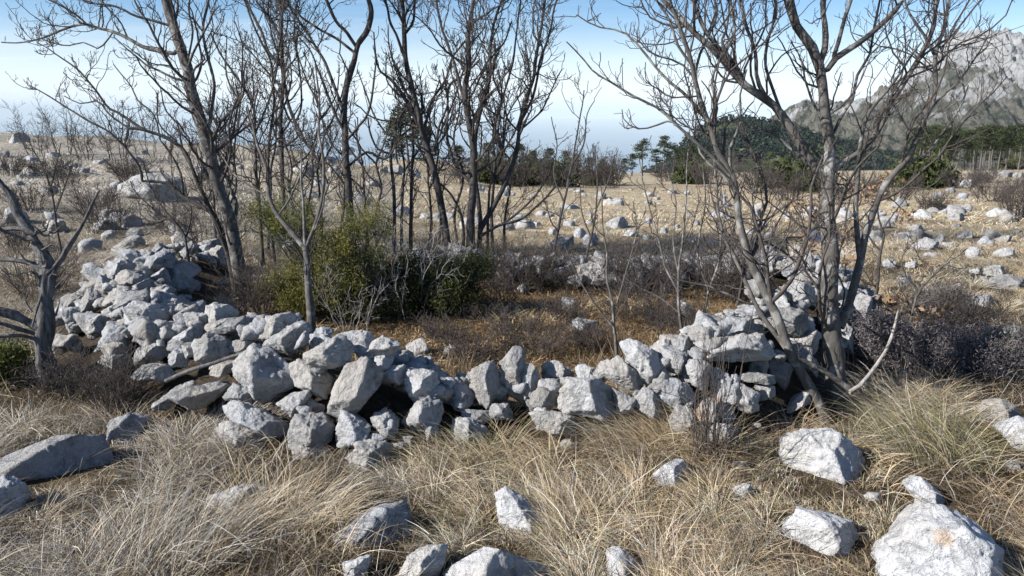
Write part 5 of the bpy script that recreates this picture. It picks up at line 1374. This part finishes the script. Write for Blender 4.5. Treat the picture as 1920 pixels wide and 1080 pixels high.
M['pinebark'] = mk_bark('pine bark', (.06, .052, .046), (.17, .15, .135), 6)
protos = [make_pine(s, H, b, sp, fl) for s, H, b, sp, fl in ((1, 10.5, .50, 2.6, .32), (2, 9.5, .45, 2.9, .30), (3, 11, .55, 2.4, .35), (4, 8.5, .28, 2.3, .4))]
used = set()
def place_pine(k, x, y, z, sc, rot, label, group):
    if k not in used: r = protos[k]; used.add(k)
    else:
        r = protos[k].copy(); col.objects.link(r)
        for ch in protos[k].children:
            c = ch.copy(); col.objects.link(c); c.parent = r
    r.location = (x, y, z); r.scale = (sc, sc, sc); r.rotation_euler = (0, 0, rot)
    tag(r, label, 'pine', group)
rp = np.random.default_rng(8)
def pine_at(px, pbase, ptop, dist, label, group, k=None):
    d = ray(px, pbase); t = dist / d[1]; p = CAM + d * t
    H = (pbase - ptop) / FOC * t
    k = rp.integers(0, 3) if k is None else k
    place_pine(int(k), p[0], p[1], min(p[2], float(terrain(p[0], p[1])) ), H / (10.5, 9.5, 11, 8.5)[int(k)], rp.uniform(0, 6.28), label, group)
PG = 'pines of the wood below the mountain'
pxs = []
for row, (y0, top, dist, n, x0, x1) in enumerate(((309, 232, 128, 12, 1722, 1960), (305, 226, 138, 12, 1712, 1975), (301, 224, 150, 13, 1705, 1985))):
    for j in range(n):
        pxs.append((x0 + (x1 - x0) * (j + rp.uniform(.1, .9)) / n, y0 + rp.uniform(-1, 2), top + rp.uniform(-7, 10), dist + rp.uniform(-4, 4), row))
for row in range(3):
    rw = sorted(p for p in pxs if p[4] == row)
    for k, p in enumerate(rw):
        pine_at(p[0], p[1], p[2], p[3], f'bare-trunked pine, {ordw(k)} from left in the {("front","middle","rear")[row]} row of pine wood', PG)
for k in range(16):  # extra back row, added to darken the gaps between trunks
    px = 1700 + k * 18 + rp.uniform(-6, 6)
    pine_at(px, 303, 258 + rp.uniform(-8, 8), 160 + rp.uniform(-3, 3), f'low dark pine added to darken gaps between trunks, {ordw(k)} from left at the back', PG, 3)
PC = 'pines at the far end of the tan field'
cps = [(1205,332,262,105,1),(1228,336,280,100,2),(1243,332,258,108,0),(1262,330,270,112,1),(1185,332,290,110,3),(1280,335,285,104,2),(1295,335,275,112,0),(1170,335,298,104,3),(1150,335,302,108,3),(1130,335,300,112,3),(1105,336,296,108,3),(1080,335,290,110,3),(1060,336,285,112,3),(1030,336,280,104,3),(1000,335,284,108,3),(975,336,272,112,3),(940,336,282,104,3),(915,336,270,110,3),(890,336,285,106,3),(860,336,275,112,3),(1310,338,290,104,3),(1340,340,300,100,3)]
order = sorted(cps)
for c_ in cps:
    pine_at(c_[0], c_[1], c_[2], c_[3], f'dark pine, {ordw(order.index(c_)) if order.index(c_) < 20 else ("second to last" if order.index(c_) == 20 else "last")} from the left in the belt closing the tan field', PC, c_[4])
pine_at(768, 330, 196, 42, 'flat-crowned dark pine rising behind the slanting bare tree', None, 1)
for k, (a_, b_) in enumerate(((745, 225), (800, 240))):
    pine_at(a_, 332, b_, 46 + 3 * k, ('lower dark pine left of the flat-crowned pine', 'lower dark pine right of the flat-crowned pine')[k], None, 3)
JF = 'round green junipers on the far field'
for k, (px, py, rx, rz, lab) in enumerate([(1735,352,38,20,'broad dark green juniper below the pine wood'), (1700,350,22,14,'smaller green juniper left of the broad one below the pines'), (1520,358,24,16,'round dark juniper seen through the right tree'), (1455,352,20,14,'dark juniper at the field edge left of the right tree'), (1290,345,30,14,'low green juniper at the foot of the far pines'),
        (1120,348,30,16,'low dark juniper in the scrub belt below the pines'), (1050,348,34,20,'dark green juniper in the scrub behind the many-stemmed tree'), (985,348,36,22,'dark green juniper just right behind the many-stemmed tree'), (920,346,34,20,'dark juniper seen between the stems of the many-stemmed tree'), (1905,318,40,12,'green juniper under the pines at the right edge')]):
    needle_bush('juniper', lab, px, py, [(0,rz*.8,rx,rx*.8,rz),(rx*.4,rz*1.2,rx*.5,rx*.5,rz*.7)], 60, (.028,.040,.016), (.085,.095,.03), 80 + k, 'juniper', JF, .12, 60, .45, 'twig', aspect=.4)
# ------------------------------------------------------------------ grass
FOOTA = np.array(FOOT)
def clear_mask(x, y, grow=1.0):
    ok = np.ones(len(x), bool)
    for fx, fy, fr in FOOTA:
        if fy > 40: continue
        ok &= (x - fx) ** 2 + (y - fy) ** 2 > (fr * grow) ** 2
    return ok

def blades(x, y, ln, wd, az, th0, th1, colr, rng, K=5, z=None, curl=.35):
    n = len(x); ln = ln * lenfac(x, y)
    z = ground(x, y) - .01 if z is None else z
    s = np.linspace(0, 1, K)
    th = th0[:, None] + (th1 - th0)[:, None] * s[None] ** .8
    azk = az[:, None] + (rng.normal(0, curl, n))[:, None] * s[None]
    st = (ln / (K - 1))[:, None]
    dx = np.sin(th) * np.cos(azk) * st; dy = np.sin(th) * np.sin(azk) * st; dz = np.cos(th) * st
    P = np.zeros((n, K, 3)); P[:, 0] = np.stack([x, y, z], 1)
    P[:, 1:, 0] = x[:, None] + np.cumsum(dx[:, :-1], 1); P[:, 1:, 1] = y[:, None] + np.cumsum(dy[:, :-1], 1); P[:, 1:, 2] = z[:, None] + np.cumsum(dz[:, :-1], 1)
    # blades that lie over settle on the sward
    gz = z[:, None] + .012 + .03 * rng.random(n)[:, None]
    P[:, 1:, 2] = np.maximum(P[:, 1:, 2], gz)
    wa = rng.uniform(0, math.pi, n)
    W = np.stack([np.cos(wa), np.sin(wa), rng.normal(0, .3, n)], 1); 
    prof = np.array([.8, 1, .9, .6, .15])[None] if K == 5 else np.linspace(1, .2, K)[None]
    hw = (wd[:, None] * prof * .5)[..., None] * W[:, None]
    V = np.stack([P - hw, P + hw], 2).reshape(-1, 3)
    I = np.arange(n * K * 2).reshape(n, K, 2)
    Qd = np.stack([I[:, :-1, 0], I[:, :-1, 1], I[:, 1:, 1], I[:, 1:, 0]], -1).reshape(-1, 4)
    return V, Qd, np.repeat(colr, K * 2, 0)

RFA = np.array(ROCKF)
def lenfac(x, y):
    f = np.ones(len(x))
    for rx, ry, rw, rh in RFA:
        if ry > 30: continue
        u = norm((rx, ry)); ax = (x - rx) * u[0] + (y - ry) * u[1]; lat = np.abs((x - rx) * u[1] - (y - ry) * u[0])
        m = (lat < rw) & (ax < .05) & (ax > -(.30 + rh * .6 + ry * .01))
        f[m] = np.minimum(f[m], .38)
    return f

def flow(x, y):
    """the way the sward is combed"""
    return .3 + 3.4 * fbm(p3(x * .55, y * .55), 3, 91) 

PAL = {'straw': (.47, .385, .25), 'pale': (.58, .53, .44), 'grey': (.40, .375, .335), 'tan': (.38, .275, .16), 'brown': (.20, .14, .085), 'olive': (.20, .19, .085), 'rust': (.30, .185, .09), 'dark': (.13, .10, .065)}
def palette(names, probs, n, rng):
    k = rng.choice(len(names), n, p=np.array(probs) / sum(probs))
    return np.array([PAL[a] for a in names])[k]

def tuft_field(name, rng, tx, ty, per, lrange, wrange, rad, names, probs, fl=.5, th=(.35, 1.25), thend=(1.3, 2.2), K=5, clear=1.0, perm=None, jitter_col=.16):
    nt_ = len(tx)
    per_t = np.maximum(rng.poisson(per, nt_), 3); idx = np.repeat(np.arange(nt_), per_t); n = len(idx)
    tl = rng.uniform(*lrange, nt_); rr = rng.uniform(.5, 1.3, nt_) * rad
    a = rng.uniform(0, 2 * math.pi, n); r = np.sqrt(rng.random(n)) * rr[idx]
    x = tx[idx] + r * np.cos(a); y = ty[idx] + r * np.sin(a)
    f = flow(tx, ty)[idx] + rng.normal(0, .55, n)
    out = rng.random(n) > fl
    az = np.where(out, a + rng.normal(0, .5, n), f)
    tc = palette(names, probs, nt_, rng)[idx]; bc = palette(names, probs, n, rng)
    tb = np.clip(rng.lognormal(.0, .38, nt_), .42, 1.5)[idx][:, None]
    colr = (.6 * tc + .4 * bc) * tb * (1 + rng.normal(0, jitter_col, (n, 1))) * (1 + rng.normal(0, .04, (n, 3)))
    keep = clear_mask(x, y, clear) & (ridge(x, y) < .10)
    n = keep.sum(); idx = idx[keep]
    return blades(x[keep], y[keep], tl[idx] * rng.uniform(.5, 1.25, n), rng.uniform(*wrange, n), az[keep], rng.uniform(*th, n), rng.uniform(*thend, n), np.clip(colr[keep], .02, .8), rng, K)

def grass_obj(name, parts, label=None):
    VV, QQ, CC, n = [], [], [], 0
    for V, Qd, c in parts:
        VV.append(V); QQ.append(Qd + n); CC.append(c); n += len(V)
    me = mesh_from(name, np.concatenate(VV), quads=np.concatenate(QQ)); vcol(me, np.concatenate(CC))
    o = link(name, me, M['blade']); tag(o, label, 'grass', None, 'stuff'); return o

def region_pts(rng, n, y0, y1, power=1.0, margin=1.5, x0=None):
    u = rng.random(n); y = y0 * (y1 / y0) ** (u ** power)
    x = rng.uniform(-1, 1, n) * (.72 * y + margin)
    return x, y
rG = np.random.default_rng(101)
def ring_in(x, y): return inside(x, y) > .22
def leftness(x, y): return np.clip(.5 + (-x / np.maximum(y, 2.5) - .12) * 1.6 + .25 * fbm(p3(x * .6, y * .6), 2, 17), 0, 1)
parts = []
# near sward: tufts combed over one another
x, y = region_pts(rG, 4800, 1.7, 8.5)
ok = ~ring_in(x, y) & (ridge(x, y) < .05) & (fbm(p3(x * 2.3, y * 2.3), 2, 133) > -.32); x, y = x[ok], y[ok]
lf_ = rG.random(len(x)) < leftness(x, y)
parts.append(tuft_field('g', rG, x[lf_], y[lf_], 84, (.08, .27), (.0016, .0031), .10, ['pale', 'grey', 'straw', 'brown', 'dark'], [2.4, 3, 3, 1.8, .8], clear=1.05))
parts.append(tuft_field('g', rG, x[~lf_], y[~lf_], 84, (.08, .29), (.0016, .0031), .10, ['straw', 'tan', 'pale', 'brown', 'olive', 'dark'], [4, 3, 2.2, 1.2, .6, .4], clear=1.05))
# short under-sward, darkened in colour to shade the hollows between tufts
x, y = region_pts(rG, 84000, 1.7, 9)
ok = ~ring_in(x, y) & (ridge(x, y) < .14) & clear_mask(x, y, .8); x, y = x[ok], y[ok]; n = len(x)
parts.append(blades(x, y, rG.uniform(.06, .20, n), rG.uniform(.002, .0036, n), rG.uniform(0, 6.28, n), rG.uniform(.2, 1.2, n), rG.uniform(.8, 2.0, n), palette(['straw', 'grey', 'brown', 'dark', 'tan'], [2, 2, 3, 3, 1], n, rG) * rG.uniform(.5, 1.0, (n, 1)), rG))
# a few long stray stalks
x, y = region_pts(rG, 1300, 1.9, 7)
ok = ~ring_in(x, y) & (ridge(x, y) < .02); x, y = x[ok], y[ok]; n = len(x)
parts.append(blades(x, y, rG.uniform(.18, .45, n), rG.uniform(.0015, .0026, n), rG.uniform(0, 6.28, n), rG.uniform(.2, 1.3, n), rG.uniform(.9, 1.8, n), palette(['pale', 'straw'], [1, 1], n, rG) * 1.1, rG))
grass_obj('grass', parts, 'long dry straw-coloured grass combed over the near ground')
# olive-rooted tussock at lower right
rT = np.random.default_rng(9)
def tussock(px, py, n, ln, names, probs, label, rad=.16, azm=0.2, name='grass_tussock'):
    t = hit(px, py, ground); p = at_depth(px, py, t)
    a = rT.uniform(0, 6.28, n); r = np.sqrt(rT.random(n)) * rad
    x = p[0] + r * np.cos(a) * 1.4; y = p[1] + r * np.sin(a)
    az = np.where(rT.random(n) < .6, azm + rT.normal(0, .5, n), a)
    V, Qd, c = blades(x, y, rT.uniform(.5, 1, n) * ln, rT.uniform(.0018, .003, n), az, rT.uniform(.2, .95, n), rT.uniform(1.3, 2.1, n), palette(names, probs, n, rT) * rT.uniform(.7, 1.2, (n, 1)), rT)
    me = mesh_from(name, V - np.array([p[0], p[1], p[2]]), quads=Qd); vcol(me, c)
    tag(link(name, me, M['blade'], None, p), label, 'tussock', 'tussocks of long grass in front of the wall', 'thing')
tussock(1760, 850, 900, .40, ['olive', 'straw', 'pale', 'olive'], [3, 2, 1, 2], 'big olive-green grass tussock right of the white-topped boulder', .22, 2.6)
tussock(1700, 770, 900, .36, ['straw', 'pale', 'tan'], [3, 3, 1], 'pale straw tussock combed over below the dark cushion shrubs', .24, 2.9)
tussock(1290, 855, 900, .40, ['tan', 'straw', 'brown'], [3, 3, 1], 'reddish tan tussock at the wall foot beside the dry stalks', .16, 2.6)
tussock(1190, 830, 800, .40, ['straw', 'tan', 'pale'], [3, 2, 2], 'tan tussock at the foot of the oblong block', .18, 2.8)
tussock(290, 1060, 1100, .36, ['pale', 'grey', 'brown', 'straw'], [3, 2, 2, 1], 'pale grey grass tussock in the lower left corner', .2, 1.2)
tussock(1060, 1000, 900, .34, ['straw', 'tan', 'pale'], [3, 2, 1], 'straw tussock between the knobbly rock and the bottom edge', .16, 2.2)
tussock(420, 830, 700, .30, ['grey', 'pale', 'brown'], [3, 2, 1], 'grey tussock at the left foot of the wall', .16, .6)
tussock(520, 985, 900, .34, ['straw', 'pale', 'tan'], [3, 2, 1], 'straw tussock behind the buried rock ridge', .2, .3)
tussock(880, 870, 900, .36, ['olive', 'straw', 'tan'], [2, 3, 2], 'greenish tan tussock under the two-toned stone', .2, 3.0)
# russet litter and dead fern inside the ring
parts = []
n = 26000
x = rG.normal(.55, 1.6, n); y = rG.normal(5.6, .9, n); ok = (inside(x, y) > .12) & (ridge(x, y) < .12) & (y > 4); x, y = x[ok], y[ok]; n = len(x)
br = fbm(p3(x * 1.3, y * 1.3), 3, 55)  # noise patches of lighter and darker litter stand in for dappled shade
parts.append(blades(x, y, rG.uniform(.04, .14, n) * (1 + .6 * np.clip(br, -.6, 1)), rG.uniform(.003, .007, n), rG.uniform(0, 6.28, n), rG.uniform(.3, 1.4, n), rG.uniform(.8, 2.4, n),
    np.where((br > .15)[:, None], palette(['tan', 'straw', 'rust', 'olive'], [3, 3, 1, 1], n, rG), palette(['rust', 'brown', 'tan', 'dark', 'olive'], [2.4, 2.5, 2.5, 1.6, 1.2], n, rG)) * rG.uniform(.65, 1.4, (n, 1)), rG, curl=.7))
xx = rG.normal(.5, 1.0, 5200); yy = 4.62 + .2 * rG.normal(0, 1, 5200); kk = fbm(p3(xx * 3, yy * 3), 2, 61) > -.1; xx, yy = xx[kk], yy[kk]; ok = (ridge(xx, yy) < .22) & (yy > 4.2); xx, yy = xx[ok], yy[ok]; n = len(xx)
parts.append(blades(xx, yy, rG.uniform(.10, .27, n), rG.uniform(.0025, .005, n), rG.uniform(0, 6.28, n), rG.uniform(0, .5, n), rG.uniform(.3, 1.4, n), palette(['brown', 'dark', 'tan'], [3, 4, 1], n, rG) * .85, rG))  # dry stems, coloured dark to deepen the wall's shadow band
grass_obj('dead_fern_litter', parts, 'russet dead fern and grass litter covering the floor of the enclosure')
# the field beyond
parts = []
x, y = region_pts(rG, 13000, 7.0, 42, 1.0, 1.5)
ok = ~ring_in(x, y) & (ridge(x, y) < .02); x, y = x[ok], y[ok]
lf_ = rG.random(len(x)) < leftness(x, y)
for sel, nm, pr in ((lf_, ['pale', 'grey', 'straw', 'brown'], [4, 3, 3, 1]), (~lf_, ['straw', 'tan', 'pale', 'brown'], [5, 3, 3, .5])):
    tx, ty = x[sel], y[sel]
    for lo, hi in ((7, 13), (13, 42)):
        s2 = (ty >= lo) & (ty < hi)
        w0 = .004 if lo == 7 else .011
        parts.append(tuft_field('f', rG, tx[s2], ty[s2], 15 if lo == 7 else 9, (.09, .20), (w0, w0 * 1.8), .16 if lo == 7 else .3, nm, pr, th=(.5, 1.3), clear=1.15, K=4))
grass_obj('meadow_grass', parts, 'short golden dry grass over the open field beyond the ring')
